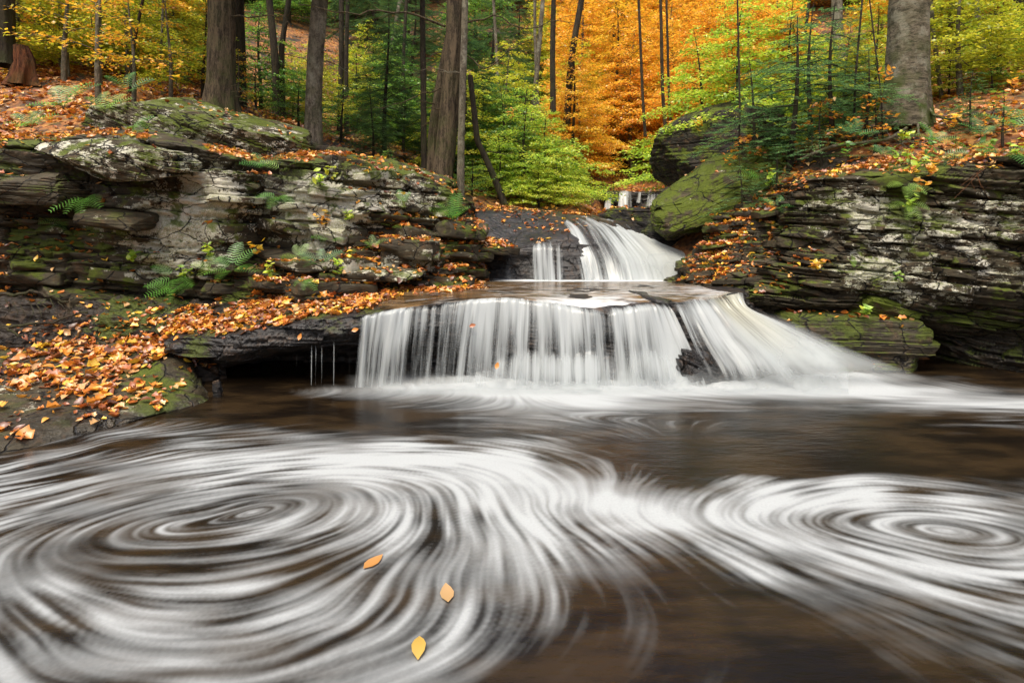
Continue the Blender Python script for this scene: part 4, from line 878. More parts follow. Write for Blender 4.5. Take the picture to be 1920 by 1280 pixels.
def tri_sample(key, n, dens):
    g = SURF[key]
    if g[1].ndim == 3:
        G = g[0]; a, b, c, d = G[:-1, :-1].reshape(-1, 3), G[1:, :-1].reshape(-1, 3), G[1:, 1:].reshape(-1, 3), G[:-1, 1:].reshape(-1, 3)
    else:
        V, q_ = g; a, b, c, d = V[q_[:, 0]], V[q_[:, 1]], V[q_[:, 2]], V[q_[:, 3]]
    N = np.cross(c-a, d-b); A = np.linalg.norm(N, axis=1)*.5; N = N/(2*A[:, None]+1e-12)
    ctr = (a+c)/2
    w = A*dens(ctr, N)
    if w.sum() <= 0: return np.zeros((0, 3)), np.zeros((0, 3)), 0
    k = rng.choice(len(w), n, p=w/w.sum())
    u, v = rng.random((2, n, 1))
    p = (a[k]*(1-u)+b[k]*u)*(1-v)+(d[k]*(1-u)+c[k]*u)*v
    return p, N[k], w.sum()
ALL = []
def scatter(key, per_m2, regions, nzmin=.45, lift=.02, size=.10, cols=None, tilt=.35, zone='', clump=0):
    """regions: list of (polygon in the photograph, weight) read as patches of ground"""
    def dens(c, N):
        px, py = proj(c)
        px = px+14*fbm(c[:, 0]*2, c[:, 1]*2, c[:, 2]*2, 3)*2; py = py+10*fbm(c[:, 0]*2+9, c[:, 1]*2, c[:, 2]*2, 3)
        w = np.zeros(len(c))
        for poly, k in regions:
            if poly is None: w = np.maximum(w, k)
            else: w = np.maximum(w, inpoly(px, py, poly)*k)
        if clump: w = w*np.clip(.35+clump*fbm(c[:, 0]*1.6, c[:, 1]*1.6, 5.5, 4)*2.2, 0.02, 2)
        return w*sstep(nzmin, nzmin+.25, N[:, 2])
    _, _, tot = tri_sample(key, 1, dens)
    n = int(min(tot*per_m2, 60000))
    if n < 1: return
    p, N, _ = tri_sample(key, n, dens)
    sz = size*(.45+.95*rng.random(n)**1.3)
    nr = N*.55+np.array([0, 0, .6])+rng.normal(size=(n, 3))*tilt; nr /= np.linalg.norm(nr, axis=1)[:, None]
    p = p+np.array([0, 0, 1])*(.006+lift*rng.random(n)[:, None])
    col = LEAFCOL[rng.choice(len(LEAFCOL), n, p=LEAFW if cols is None else cols)]*(.75+.4*rng.random((n, 1)))
    d = rng.normal(size=(n, 3))
    ALL.append((p, d, nr, sz, col, zone))
full = [(None, 1)]
scatter('slabL', 640, [([(0, 645), (150, 640), (390, 660), (360, 720), (240, 760), (200, 800), (60, 790), (0, 800)], .42), ([(140, 640), (380, 625), (380, 700), (200, 700)], 1), ([(280, 725), (380, 740), (385, 775), (290, 775)], .9), ([(0, 700), (230, 715), (280, 760), (150, 790), (0, 770)], .5), ([(0, 800), (50, 790), (90, 830), (0, 850)], .5), ([(-420, 600), (0, 640), (0, 850), (-420, 950)], .4)], lift=.03, size=.12, zone='slab', clump=.6)
scatter('bankL', 560, [([(60, 600), (400, 600), (400, 690), (60, 690)], .9), ([(0, 470), (340, 500), (340, 560), (0, 560)], .22), ([(0, 560), (340, 560), (300, 640), (0, 640)], .2), ([(-420, 480), (0, 480), (0, 650), (-420, 650)], .3)], nzmin=.3, lift=.05, zone='bank', clump=.4)
scatter('ledge', 1050, [([(270, 600), (420, 570), (700, 530), (905, 516), (905, 538), (720, 566), (690, 580), (560, 600), (480, 622), (400, 645), (330, 650)], 1), ([(700, 560), (800, 540), (800, 560), (700, 590)], .05)], lift=.04, size=.11, zone='ledge', clump=.35)
scatter('stepL', 800, [([(340, 560), (560, 465), (660, 440), (800, 420), (905, 450), (905, 535), (600, 570), (340, 610)], .75), ([(640, 445), (800, 430), (880, 470), (700, 480)], .6)], nzmin=.55, lift=.03, zone='step', clump=.5)
scatter('stepL_b', 420, full, nzmin=.55, lift=.02, zone='step', clump=.7)
scatter('stepR_b', 520, full, nzmin=.55, lift=.02, zone='step', clump=.7)
scatter('wallL_b', 60, full, nzmin=.6, lift=.02, zone='wall', clump=.9)
scatter('wallL', 520, [([(-420, 225), (0, 225), (300, 250), (230, 275), (-420, 280)], .8), ([(380, 275), (660, 280), (640, 305), (400, 300)], 1), ([(440, 300), (520, 320), (530, 400), (450, 380)], .6), ([(660, 285), (870, 340), (860, 380), (680, 320)], .25), ([(870, 380), (950, 430), (960, 520), (900, 530), (860, 430)], .8), ([(0, 320), (200, 300), (200, 560), (0, 560)], .4), ([(560, 400), (880, 400), (900, 530), (560, 500)], .6)], nzmin=.5, lift=.02, zone='wall', clump=.5)
scatter('dome', 330, [([(870, 385), (1080, 395), (1120, 415), (1060, 440), (960, 470), (900, 440)], .28), ([(870, 380), (1100, 388), (1180, 400), (1100, 402), (960, 396), (880, 396)], .8)], lift=.006, zone='dome', tilt=.15, clump=.6)
scatter('stepR', 900, [([(1270, 500), (1330, 440), (1400, 400), (1460, 380), (1480, 420), (1400, 440), (1500, 460), (1480, 540), (1290, 530)], .85), ([(1330, 330), (1560, 330), (1560, 400), (1330, 420)], .5)], nzmin=.5, lift=.03, zone='step', clump=.4)
scatter('wallR', 480, [([(1460, 240), (1960, 200), (1960, 315), (1700, 330), (1540, 350), (1400, 400)], 1), ([(1400, 400), (1520, 440), (1560, 540), (1400, 560)], .4), ([(1960, 100), (2600, 100), (2600, 330), (1960, 320)], .8)], nzmin=.4, lift=.05, zone='wall', clump=.3)
scatter('bk2', 300, [(None, .8)], nzmin=.6, zone='block', clump=.2)
scatter('bk1', 130, [([(1420, 560), (1720, 560), (1720, 625), (1420, 625)], .5)], nzmin=.6, zone='block')
scatter('bk5', 60, full, nzmin=.7, zone='step')
for kk, dn in (('bd4', 26), ('bd2', 14), ('bd1', 10), ('bd3', 160), ('bk6', 12)):
    scatter(kk, dn, full, nzmin=.6, zone='boulder', clump=.6)
scatter('ground', 230, [([(-600, 60), (330, 60), (520, 200), (520, 290), (-600, 290)], 1), ([(1380, 100), (2400, 0), (2400, 420), (1380, 420)], 1)], nzmin=.2, lift=.05, zone='ground', clump=.3, size=.12)
scatter('ground', 60, [([(520, 100), (1380, 100), (1380, 420), (520, 420)], 1), ([(0, -100), (1920, -100), (1920, 250), (0, 250)], .35)], nzmin=.2, lift=.04, zone='far', clump=.4, size=.13)
P_ = np.concatenate([a[0] for a in ALL]); D_ = np.concatenate([a[1] for a in ALL]); N_ = np.concatenate([a[2] for a in ALL]); S_ = np.concatenate([a[3] for a in ALL]); C_ = np.concatenate([a[4] for a in ALL])
Z_ = np.concatenate([[a[5]]*len(a[0]) for a in ALL])
print('leaves', len(P_), {z: int((Z_ == z).sum()) for z in set(Z_)})
px_, py_ = proj(P_)
vis = (px_ > 0) & (px_ < 1920) & (py_ > 0) & (py_ < 900) & ((Z_ == 'slab') | (Z_ == 'bank') | (Z_ == 'ledge'))
score = np.where(vis, S_/P_[:, 1], 0)
top = np.argsort(-score)[:300]
LT = [leaf_template(.10, .12, .30), leaf_template(.22, .3, .34), leaf_template(-.12, .1, .27), leaf_template(.06, .35, .38, lobed=True)]
LCN = ['orange', 'orange', 'light orange', 'russet', 'dark brown', 'tan', 'yellow', 'dark brown', 'russet', 'tan']
LCV = {'orange': (.66, .25, .03), 'light orange': (.80, .38, .06), 'russet': (.38, .11, .02), 'dark brown': (.18, .055, .014), 'tan': (.62, .36, .15), 'yellow': (.72, .45, .04), 'faded': (.42, .30, .14)}
LF = (LCV.pop('faded'),)
lm = {}
WH = {'slab': 'low slab at the left edge of the pool', 'bank': 'dark earth bank below the left wall', 'ledge': 'rock shelf left of the wide waterfall'}
names = list(LCV); cv = np.array([LCV[k] for k in names])
for t_ in top:
    ci = int(np.argmin(np.linalg.norm(cv/np.linalg.norm(cv, axis=1)[:, None]*1.0-C_[t_]/np.linalg.norm(C_[t_]), axis=1)+.6*abs(np.linalg.norm(cv, axis=1)-np.linalg.norm(C_[t_]))))
    vi = random.randrange(4)
    if (ci, vi) not in lm:
        me = mesh_np('fallen_leaf', LT[vi][0], LT[vi][1], attrs={'col': np.repeat(cv[ci][None], len(LT[vi][0]), 0)})
        me.materials.append(M_leaf); lm[(ci, vi)] = me
    o = bpy.data.objects.new('fallen_leaf', lm[(ci, vi)]); COL.objects.link(o)
    R = frames(D_[t_][None], N_[t_][None])[0]
    o.matrix_world = Matrix.Translation(Vector(P_[t_])) @ Matrix(R.tolist()).to_4x4() @ Matrix.Scale(float(S_[t_]), 4)
    o['label'] = '%s fallen leaf lying on the %s' % (names[ci], WH[Z_[t_]]); o['category'] = 'leaf'; o['group'] = '%s leaves on the %s' % (names[ci], WH[Z_[t_]])
rest = np.ones(len(P_), bool); rest[top] = False; rest = np.nonzero(rest)[0]
vs_, fs_, cs_ = [], [], []; off = 0
for vi in range(4):
    k = rest[vi::4]
    tm, fc = LT[vi]
    far_ = P_[k, 1] > 14
    v, f, c = leaf_batch(P_[k], D_[k], N_[k], S_[k], tm, fc, C_[k])
    vs_.append(v); fs_.append(f+off); cs_.append(c); off += len(v)
obj('fallen_leaves', mesh_np('fallen_leaves', np.concatenate(vs_), np.concatenate(fs_), attrs={'col': np.concatenate(cs_)}), M_leaf, kind='stuff', label='carpet of orange and brown fallen leaves over rocks and forest floor', category='fallen leaves')
# leaves drifting in the foam and stuck to the fall
def one_leaf(name, p, size, dirv, nrm, ck, label, vi=0, group=None):
    wt = 'foam' in label or 'whirlpool' in label; cl_ = np.array(LCV[ck])*(.55 if wt else 1)+np.array(LF[0])*(.35 if wt else 0)
    me = mesh_np(name, LT[vi][0]*np.array([1, .8 if wt else 1, .45 if wt else 1]), LT[vi][1], attrs={'col': np.repeat(cl_[None], len(LT[vi][0]), 0)})
    me.materials.append(M_leaf)
    o = bpy.data.objects.new(name, me); COL.objects.link(o)
    R = frames(np.array([dirv], float), np.array([nrm], float)/np.linalg.norm(nrm))[0]
    o.matrix_world = Matrix.Translation(Vector(p)) @ Matrix(R.tolist()).to_4x4() @ Matrix.Scale(size, 4)
    o['label'] = label; o['category'] = 'leaf'
    if group: o['group'] = group
def Wz(px, py, z=0.03):
    Y = (CH-z)*F/(py-HZ); return ((px-960)*Y/F, Y, z)
one_leaf('fallen_leaf', Wz(700, 1052, .012), .17, (.5, .85, 0), (0, 0, 1), 'orange', 'orange leaf swept along the right side of the left whirlpool')
one_leaf('fallen_leaf', Wz(838, 1110, .012), .17, (-.2, 1, 0), (0, 0, 1), 'tan', 'long tan leaf drifting in the pale foam below the pool centre', 0)
one_leaf('fallen_leaf', Wz(785, 1212, .012), .17, (-.12, 1, 0), (0, 0, 1), 'yellow', 'yellow leaf floating nearest the camera in the foam', 2)
for (px, py, Y, ck, wd) in [(932, 685, 7.4, 'orange', 'orange leaf hanging upright low in the middle of the curtain'), (886, 610, 7.7, 'russet', 'blurry russet leaf behind the top of the curtain'), (1365, 608, 7.98, 'russet', 'curled russet leaf wedged in the creamy right chute'), (666, 618, 7.5, 'orange', 'orange leaf clinging to the dark edge left of the curtain'), (562, 631, 7.42, 'orange', 'orange leaf hanging under the edge of the left overhang')]:
    one_leaf('fallen_leaf', P(px, py, Y), .095, (.3, 0, 1) if 'upright' in wd or 'hang' in wd else (1, 0, .3), (0, -1, .3), ck, wd, 0)
# ================================================================ TREES
def bark_trunk(pts, rad, seed, sides=40, rings=140, ridge=.05, kf=9, flare=1.0, lobes=5, hfl=.5):
    pts = resample(np.array(pts, float), rings); rad = resample(np.array(rad, float)[:, None], rings)[:, 0]
    h = pts[:, 2]-pts[0, 2]
    th = np.arange(sides)*2*math.pi/sides
    T, H = np.meshgrid(th, h)
    R = rad[:, None]*(1+flare*np.exp(-np.clip(H, 0, None)/(hfl*.45))*(.55+.45*np.cos(lobes*T+seed)*np.cos(2*T+seed*2)))
    cx, cy = np.cos(T), np.sin(T)
    R = R*(1+ridge*1.6*(1-np.abs(vnoise(cx*kf*.5, cy*kf*.5, H*1.1+seed))*2)*.6+ridge*vnoise(cx*kf, cy*kf, H*3+seed)+.06*vnoise(cx*1.3, cy*1.3, H*.9+seed))
    V = np.stack([pts[:, None, 0]+R*cx, pts[:, None, 1]+R*cy, np.broadcast_to(pts[:, None, 2], R.shape)], -1)
    n = rings
    i = np.arange(n-1)[:, None]*sides; j = np.arange(sides)[None]; j2 = (j+1) % sides
    q_ = np.stack([i+j, i+j2, i+sides+j2, i+sides+j], -1).reshape(-1, 4)
    return mesh_np('trunk', V.reshape(-1, 3), q_)
B_brown = bark_mat('furrowed_bark', (.018, .013, .008), (.105, .078, .048), .55, 12, 1.8)
B_grey = bark_mat('grey_bark', (.05, .042, .03), (.17, .145, .105), .5, 9, 3, .5)
B_birch = bark_mat('banded_bark', (.03, .026, .017), (.17, .145, .10), 1.0, 6, 18, .6)
B_dark = bark_mat('dark_bark', (.014, .011, .008), (.05, .038, .026), .3, 10, 2)
B_red = bark_mat('rotten_wood', (.03, .010, .004), (.13, .045, .016), .2, 14, 2)
def spray_crown(seed, h, r0, nb, leaf, kind, zlo=.25, cols=None, droop=.1, dens=1.0, lean=0):
    """limbs carry flat sprays of twigs; every leaf is its own small face"""
    r = np.random.default_rng(seed); wood = MB(); P0, D0, N0, S0 = [], [], [], []
    tp = [(lean*h*t**1.5+.04*h*math.sin(t*3+seed)*t, .03*h*math.cos(t*4+seed)*t, h*t) for t in np.linspace(0, 1, 9)]
    tp = np.array(tp)
    wood.tube(tp, np.linspace(.016*h+.015, .006, 9), 7)
    ga = 2.4
    for b in range(nb):
        t = zlo+(1-zlo)*((b+.5)/nb); z = t*h
        base = np.array([np.interp(z, tp[:, 2], tp[:, 0]), np.interp(z, tp[:, 2], tp[:, 1]), z])
        L = r0*(1-.78*((t-zlo)/(1-zlo))**1.3)*(.6+.6*r.random()); az = b*ga+r.normal()*.3
        n = 6; s = np.linspace(0, 1, n)
        dirh = np.array([math.cos(az), math.sin(az), 0]); side = np.array([-dirh[1], dirh[0], 0])
        rise = (.25-droop*2.2) if kind == 'hemlock' else .35
        pts = base+dirh*(s[:, None]*L)+side*(.12*L*np.sin(s*3+r.random()*6)[:, None])+np.array([0, 0, 1])*((rise*s-(droop+.3)*s*s)*L)[:, None]
        wood.tube(pts, np.linspace(.008*L+.004, .002, n), 4)
        nt = max(5, int(L*(11 if kind == 'hemlock' else 8)*dens))
        for k in range(nt):
            st_ = .15+.85*(k+r.random())/nt; p0 = np.array([np.interp(st_, s, pts[:, i]) for i in range(3)])
            sg = 1 if k % 2 else -1
            tl = L*(.46*(1-st_)+.2)*(.7+.6*r.random())
            dv = dirh*.75+side*sg*(.7+.5*r.random())+np.array([0, 0, r.normal()*.12-droop*.6]); dv /= np.linalg.norm(dv)
            p1 = p0+dv*tl+np.array([0, 0, -droop*tl*.6])
            wood.tube(np.array([p0, (p0+p1)/2+np.array([0, 0, .03*tl]), p1]), [.0035, .0025, .0015], 3)
            nl = max(4, int(tl/leaf*(7.5 if kind == 'hemlock' else 4.2)*dens))
            q_ = (np.arange(nl)+r.random(nl)*.5)/nl
            pp = p0+(p1-p0)*q_[:, None]
            sd = np.where(np.arange(nl) % 2, 1, -1)[:, None]
            hv = np.cross(dv, [0, 0, 1]); hv /= np.linalg.norm(hv)+1e-9
            ld = dv*.6+hv*sd*(.8)+r.normal(size=(nl, 3))*.25
            if kind != 'hemlock': pp = pp+hv*sd*leaf*.5*r.random((nl, 1))*1.5+r.normal(size=(nl, 3))*leaf*.35
            nn = np.array([0, 0, 1.0])+r.normal(size=(nl, 3))*(.18 if kind == 'hemlock' else .38)+dirh*.15
            nn /= np.linalg.norm(nn, axis=1)[:, None]
            P0.append(pp+ld*leaf*.45); D0.append(ld); N0.append(nn); S0.append(leaf*(.6+.7*r.random(nl)))
    P0 = np.concatenate(P0); D0 = np.concatenate(D0); N0 = np.concatenate(N0); S0 = np.concatenate(S0); n = len(P0)
    if kind == 'hemlock':
        tm = np.array([(-.5, 0, 0), (-.1, -.13, 0), (.5, -.02, -.05), (-.1, .13, 0)], float); fc = np.array([(0, 1, 2, 3)])
    else:
        tm = np.array([(-.5, 0, 0), (-.12, -.3, .05), (.5, 0, -.04), (-.12, .3, .05), ], float); fc = np.array([(0, 1, 2, 3)])
    cols = np.array(cols); ci = r.integers(0, len(cols), n)
    clump = .5+.5*vnoise(P0[:, 0]*2.2/max(r0/2, .5), P0[:, 1]*2.2/max(r0/2, .5), P0[:, 2]*2.4)
    ci = np.clip((clump*len(cols)*1.0+r.normal(size=n)*.8).astype(int), 0, len(cols)-1)
    c = cols[ci]*(.75+.5*r.random((n, 1)))
    v, f, cc = leaf_batch(P0, D0, N0, S0, tm, fc, c)
    me = mesh_np('crown', v, f, attrs={'col': cc}, smooth=False); me.materials.append(M_fol)
    wm = wood.mesh('trunk')
    return wm, me, n
ORANGE = [(.68, .28, .025), (.86, .42, .035), (.92, .54, .05), (.90, .62, .07), (.88, .40, .05)]
GOLD = [(.62, .42, .03), (.84, .58, .04), (.86, .48, .04), (.76, .36, .03)]
LIME = [(.26, .44, .04), (.40, .60, .055), (.56, .70, .06), (.66, .72, .08)]
YGREEN = [(.30, .36, .025), (.50, .53, .035), (.68, .62, .045), (.40, .47, .035)]
GREEN = [(.06, .16, .025), (.11, .26, .035), (.18, .36, .045), (.28, .42, .05)]
HEM = [(.03, .075, .03), (.05, .115, .04), (.08, .16, .045), (.12, .20, .045)]
HEML = [(.07, .17, .06), (.13, .28, .09), (.20, .36, .11)]
TM = {}
def template(key, *a, wood=B_dark, **k):
    w_, c_, n = spray_crown(*a, **k); w_.materials.append(wood); TM[key] = (w_, c_); print('template', key, n)
template('orangeA', 1, 8, 3.0, 60, .13, 'beech', cols=ORANGE, zlo=.15, wood=B_grey)
template('orangeB', 2, 8, 2.6, 56, .13, 'beech', cols=ORANGE[1:]+GOLD[1:3], zlo=.12, wood=B_grey)
template('goldA', 3, 7, 2.6, 50, .125, 'beech', cols=GOLD, zlo=.12, wood=B_dark)
template('limeA', 4, 6, 2.4, 46, .12, 'beech', cols=LIME, zlo=.1)
template('ygA', 5, 5, 2.0, 44, .11, 'beech', cols=YGREEN, zlo=.1, wood=B_grey)
template('ygB', 6, 4, 1.8, 36, .10, 'beech', cols=YGREEN+LIME[:2], zlo=.1)
template('greenA', 7, 4.5, 2.0, 44, .10, 'beech', cols=GREEN, zlo=.08)
template('hemA', 8, 9, 2.6, 76, .11, 'hemlock', cols=HEM, zlo=.1, droop=.15)
template('hemB', 9, 7, 2.2, 60, .10, 'hemlock', cols=HEM+HEML[:1], zlo=.06, droop=.12)
template('shrubA', 10, 2.4, 1.7, 30, .06, 'beech', cols=LIME+GREEN[2:], zlo=.04, dens=1.15)
template('shrubB', 11, 1.9, 1.5, 24, .055, 'beech', cols=LIME[1:]+YGREEN[1:3], zlo=.04, dens=1.15)
template('shrubG', 12, 1.2, .9, 18, .05, 'beech', cols=GREEN, zlo=.04, dens=1.1)
template('shrubY', 13, 1.4, .9, 16, .055, 'beech', cols=GOLD+YGREEN[1:3], zlo=.06)
template('hemS', 14, 2.4, 1.25, 26, .055, 'hemlock', cols=HEML, zlo=.08, droop=.1, lean=.1, dens=1.0)
template('hemG', 17, 1.5, .8, 20, .06, 'hemlock', cols=HEML, zlo=.05, droop=.1)
template('sapY', 15, 3.0, 1.2, 14, .085, 'beech', cols=GOLD[1:]+YGREEN[1:3], zlo=.25, dens=.7, wood=B_grey)
template('sapO', 16, 1.5, .7, 9, .10, 'beech', cols=ORANGE[:2]+[(.35, .1, .02)], zlo=.3, dens=.35)
NT_ = 0
def plant(key, x, y, z, s, rz, label, cat, group=None, sz=1.0, tilt=(0, 0), name='tree'):
    global NT_
    w_, c_ = TM[key]
    t = thing(name, label, cat, (x, y, z), group, rz, s)
    t.scale = (s, s, s*sz); t.rotation_euler = (tilt[0], tilt[1], rz)
    a = bpy.data.objects.new('trunk' if name == 'tree' else 'stem', w_); b = bpy.data.objects.new('crown' if name == 'tree' else 'foliage', c_)
    for o in (a, b): COL.objects.link(o); o.parent = t
    NT_ += 1
    return t
def at_px(px, Y, dz=-.05):
    x = (px-960)*Y/F; return x, Y, float(gz(np.array([x]), np.array([Y]))[0])+dz
def forest(n, pxr, Yr, keys, sr, label, cat, group, seed, name='tree', avoid=((1065, 1325, 23.4),)):
    r = random.Random(seed); pts = []
    for i in range(n):
        for _ in range(30):
            Y = Yr[0]+(Yr[1]-Yr[0])*((i+r.random())/n)**.9; px = r.uniform(*pxr)
            x = (px-960)*Y/F
            if any(a < px < b and Y < yy for a, b, yy in avoid): continue
            if all((x-a)**2+(Y-b)**2 > 1.0 for a, b in pts): break
        pts.append((x, Y)); x, Y, z = at_px(px, Y)
        plant(r.choice(keys), x, Y, z, r.uniform(*sr), r.uniform(0, 6.28), label, cat, group, sz=r.uniform(.9, 1.15), name=name)
st_ = [(1020, 1260, 24)]
forest(22, (1075, 1420), (25, 46), ['orangeA', 'orangeB', 'goldA', 'goldA', 'ygA'], (.85, 1.35), 'orange-leaved tree on the slope behind the upper falls', 'tree', 'orange trees on the central slope', 1)
forest(24, (1060, 1500), (38, 60), ['orangeA', 'orangeB', 'goldA'], (1.1, 1.7), 'orange-leaved tree high on the far central hillside', 'tree', 'orange trees high on the far hillside', 101)
forest(26, (-50, 1000), (45, 62), ['hemA', 'greenA', 'ygA', 'hemB'], (1.4, 2.1), 'hazy mixed tree high on the far left hillside', 'tree', 'trees high on the far left hillside', 102)
forest(16, (1480, 2000), (38, 60), ['ygA', 'goldA', 'orangeA', 'limeA'], (1.3, 2.0), 'yellow-orange tree high on the far right hillside', 'tree', 'trees high on the far right hillside', 103)
forest(9, (1215, 1500), (17, 24), ['goldA', 'orangeB', 'goldA'], (.6, .85), 'orange-gold tree standing just right of the upper stream', 'tree', 'orange trees right of the stream', 2)
forest(4, (1040, 1105), (23, 27), ['goldA', 'orangeB'], (.6, .8), 'gold-leaved tree hanging over the left side of the upper stream', 'tree', 'gold trees left of the upper stream', 21)
forest(20, (1420, 2100), (18, 40), ['ygA', 'limeA', 'goldA', 'orangeB', 'ygB'], (.8, 1.3), 'mixed yellow-green tree on the right-hand slope', 'tree', 'yellow-green trees on the right slope', 3)
forest(14, (1760, 2150), (12.5, 19), ['ygB', 'shrubA', 'shrubB', 'ygA'], (.6, .95), 'yellow-green understory sapling behind the big banded trunk', 'sapling', 'saplings behind the right-hand trunk', 4)
forest(34, (-100, 1040), (24, 50), ['hemA', 'hemB', 'greenA', 'greenA', 'ygA', 'hemB', 'ygB', 'ygB', 'greenA'], (1.0, 1.6), 'dark hemlock or mixed tree deep in the left-hand woods', 'tree', 'trees deep in the left woods', 5)
forest(18, (440, 960), (16.5, 26), ['hemB', 'greenA', 'greenA', 'ygB', 'ygA'], (.6, 1.0), 'shaded green tree between the two middle trunks', 'tree', 'shaded trees between the middle trunks', 6)
forest(18, (60, 420), (15, 26), ['ygA', 'ygB', 'ygA', 'hemB', 'goldA'], (.6, 1.0), 'yellow-green tree on the leafy slope left of the furrowed trunk', 'tree', 'yellow-green trees on the upper left slope', 7)
forest(14, (-700, 60), (14, 26), ['ygA', 'hemB', 'greenA'], (.8, 1.2), 'green tree beyond the left edge of the woods', 'tree', 'trees at the far left edge', 8)
forest(12, (2000, 2600), (11, 22), ['ygA', 'limeA', 'hemB'], (.8, 1.2), 'green tree beyond the right edge of the woods', 'tree', 'trees at the far right edge', 9)
forest(9, (1430, 1665), (13.5, 18), ['ygB', 'shrubB', 'ygA', 'limeA'], (.5, .85), 'small yellow-green tree in the gap left of the banded trunk', 'sapling', 'saplings in the gap left of the banded trunk', 12)
# lime shrub mass in the middle
for i, (px, Y, k, s) in enumerate([(985, 16.3, 'shrubA', 1.15), (1025, 16.6, 'shrubA', 1.15), (1045, 15.6, 'shrubB', .8), (935, 15.5, 'shrubA', .75), (1050, 17.8, 'shrubB', .95), (985, 18, 'shrubA', 1.45), (1010, 15.2, 'shrubB', .7), (900, 17.5, 'greenA', .5)]):
    x, y, z = at_px(px, Y); plant(k, x, y, z, s, i*1.3, ['lime-green shrub in the thicket behind the wet dome', 'lime-green shrub in the thicket behind the wet dome'][0], 'shrub', 'lime-green thicket behind the dome', name='shrub')
for i, (px, Y, k, s, lb) in enumerate([(1390, 15.5, 'limeA', .85, 'bright lime-leaved tree leaning over the dark boulder'), (1310, 18, 'limeA', .9, 'lime-leaved tree between the orange mass and the dark boulder'), (1480, 17, 'limeA', .8, 'lime-leaved tree left of the banded trunk'),
      (1345, 21, 'goldA', .7, 'golden tree rising right of the tiny cascade')]):
    x, y, z = at_px(px, Y); plant(k, x, y, z, s, i*2.3+1, lb, 'tree')
# hemlock sapling group on the right bank
for i, (px, Y, k, s, lb) in enumerate([(1480, 11.6, 'hemS', 1.35, 'blue-green hemlock sapling growing above the stepped rocks'), (1420, 12.4, 'hemS', 1.15, 'small hemlock in front of the big dark boulder'), (1560, 11.6, 'hemS', 1.2, 'hemlock sapling just left of the banded trunk'), (1620, 11.0, 'hemS', .8, 'short hemlock at the foot of the banded trunk'), (1395, 11.2, 'hemS', .65, 'tiny hemlock spray over the green mossy boulder'),
      (1520, 12.8, 'hemS', 1.3, 'tall wispy hemlock sapling behind the others on the right bank'), (1450, 10.9, 'hemS', .6, 'low hemlock bough reaching over the rock steps'), (1600, 13.5, 'hemB', .3, 'broad young hemlock left of the banded trunk'), (1820, 10.6, 'hemS', .5, 'low hemlock seedling right of the banded trunk roots')]):
    x, y, z = at_px(px, Y); plant(k, x, y, z, s, i*2.1, lb, 'sapling', name='sapling')
for i, (px, Y, k, s, lb) in enumerate([(1395, 11.9, 'sapO', 1.0, 'bare twiggy sapling with a few orange leaves before the dark boulder'), (1640, 10.6, 'sapO', .8, 'sapling with drooping rust leaves before the banded trunk'), (1880, 9.9, 'sapO', .7, 'rust-leaved sapling at the right edge of the leaf bank'), (1540, 11, 'sapO', .9, 'thin sapling with curled brown leaves among the hemlocks'),
      (250, 12.6, 'sapY', .9, 'yellow-leaved sapling behind the mossy boulder'), (120, 13.5, 'sapY', 1.15, 'pale thin sapling on the leafy slope at upper left'), (185, 12.2, 'sapY', 1.1, 'straight grey sapling with yellow sprays on the left slope'), (320, 13.5, 'sapY', .9, 'yellow sapling left of the furrowed trunk'), (445, 13.6, 'sapY', .55, 'low yellow spray right of the furrowed trunk'), (285, 11.9, 'shrubY', .5, 'small yellow shrub behind the hump of the boulder'), (380, 14.5, 'ygB', .7, 'bushy yellow-green sapling behind the furrowed trunk'),
      (240, 15, 'ygA', .75, 'bushy yellow-green tree over the left slope')]):
    x, y, z = at_px(px, Y); plant(k, x, y, z, s, i*1.9+.4, lb, 'sapling', name='sapling')
for i, (px, Y, k, s, lb) in enumerate([(700, 15, 'hemB', .33, 'low hemlock bush behind the top of the left wall'), (560, 16, 'shrubG', 1.2, 'green bush behind the fallen log'), (730, 13.4, 'shrubG', .55, 'small green shrub on the far end of the wall top'), (885, 14.4, 'shrubG', .8, 'green shrub at the foot of the twin trunk'), (640, 17, 'shrubG', 1.4, 'dark green shrub in the shade behind the log'), (480, 15, 'shrubG', 1.1, 'dark shrub between the furrowed and the grey trunk'),
      (1150, 25, 'shrubY', .9, 'little golden shrub left above the tiny cascade'), (1400, 11.3, 'shrubG', .38, 'bright green shrublet on the mossy boulder'), (1660, 9.9, 'shrubG', .3, 'leafy tuft on the right wall top'), (1860, 12.3, 'shrubG', .7, 'green shrub behind the right leaf bank'), (1780, 13.0, 'shrubB', .6, 'lime shrub just right of the banded trunk')]):
    x, y, z = at_px(px, Y); plant(k, x, y, z, s, i*1.7+.8, lb, 'shrub', name='shrub')
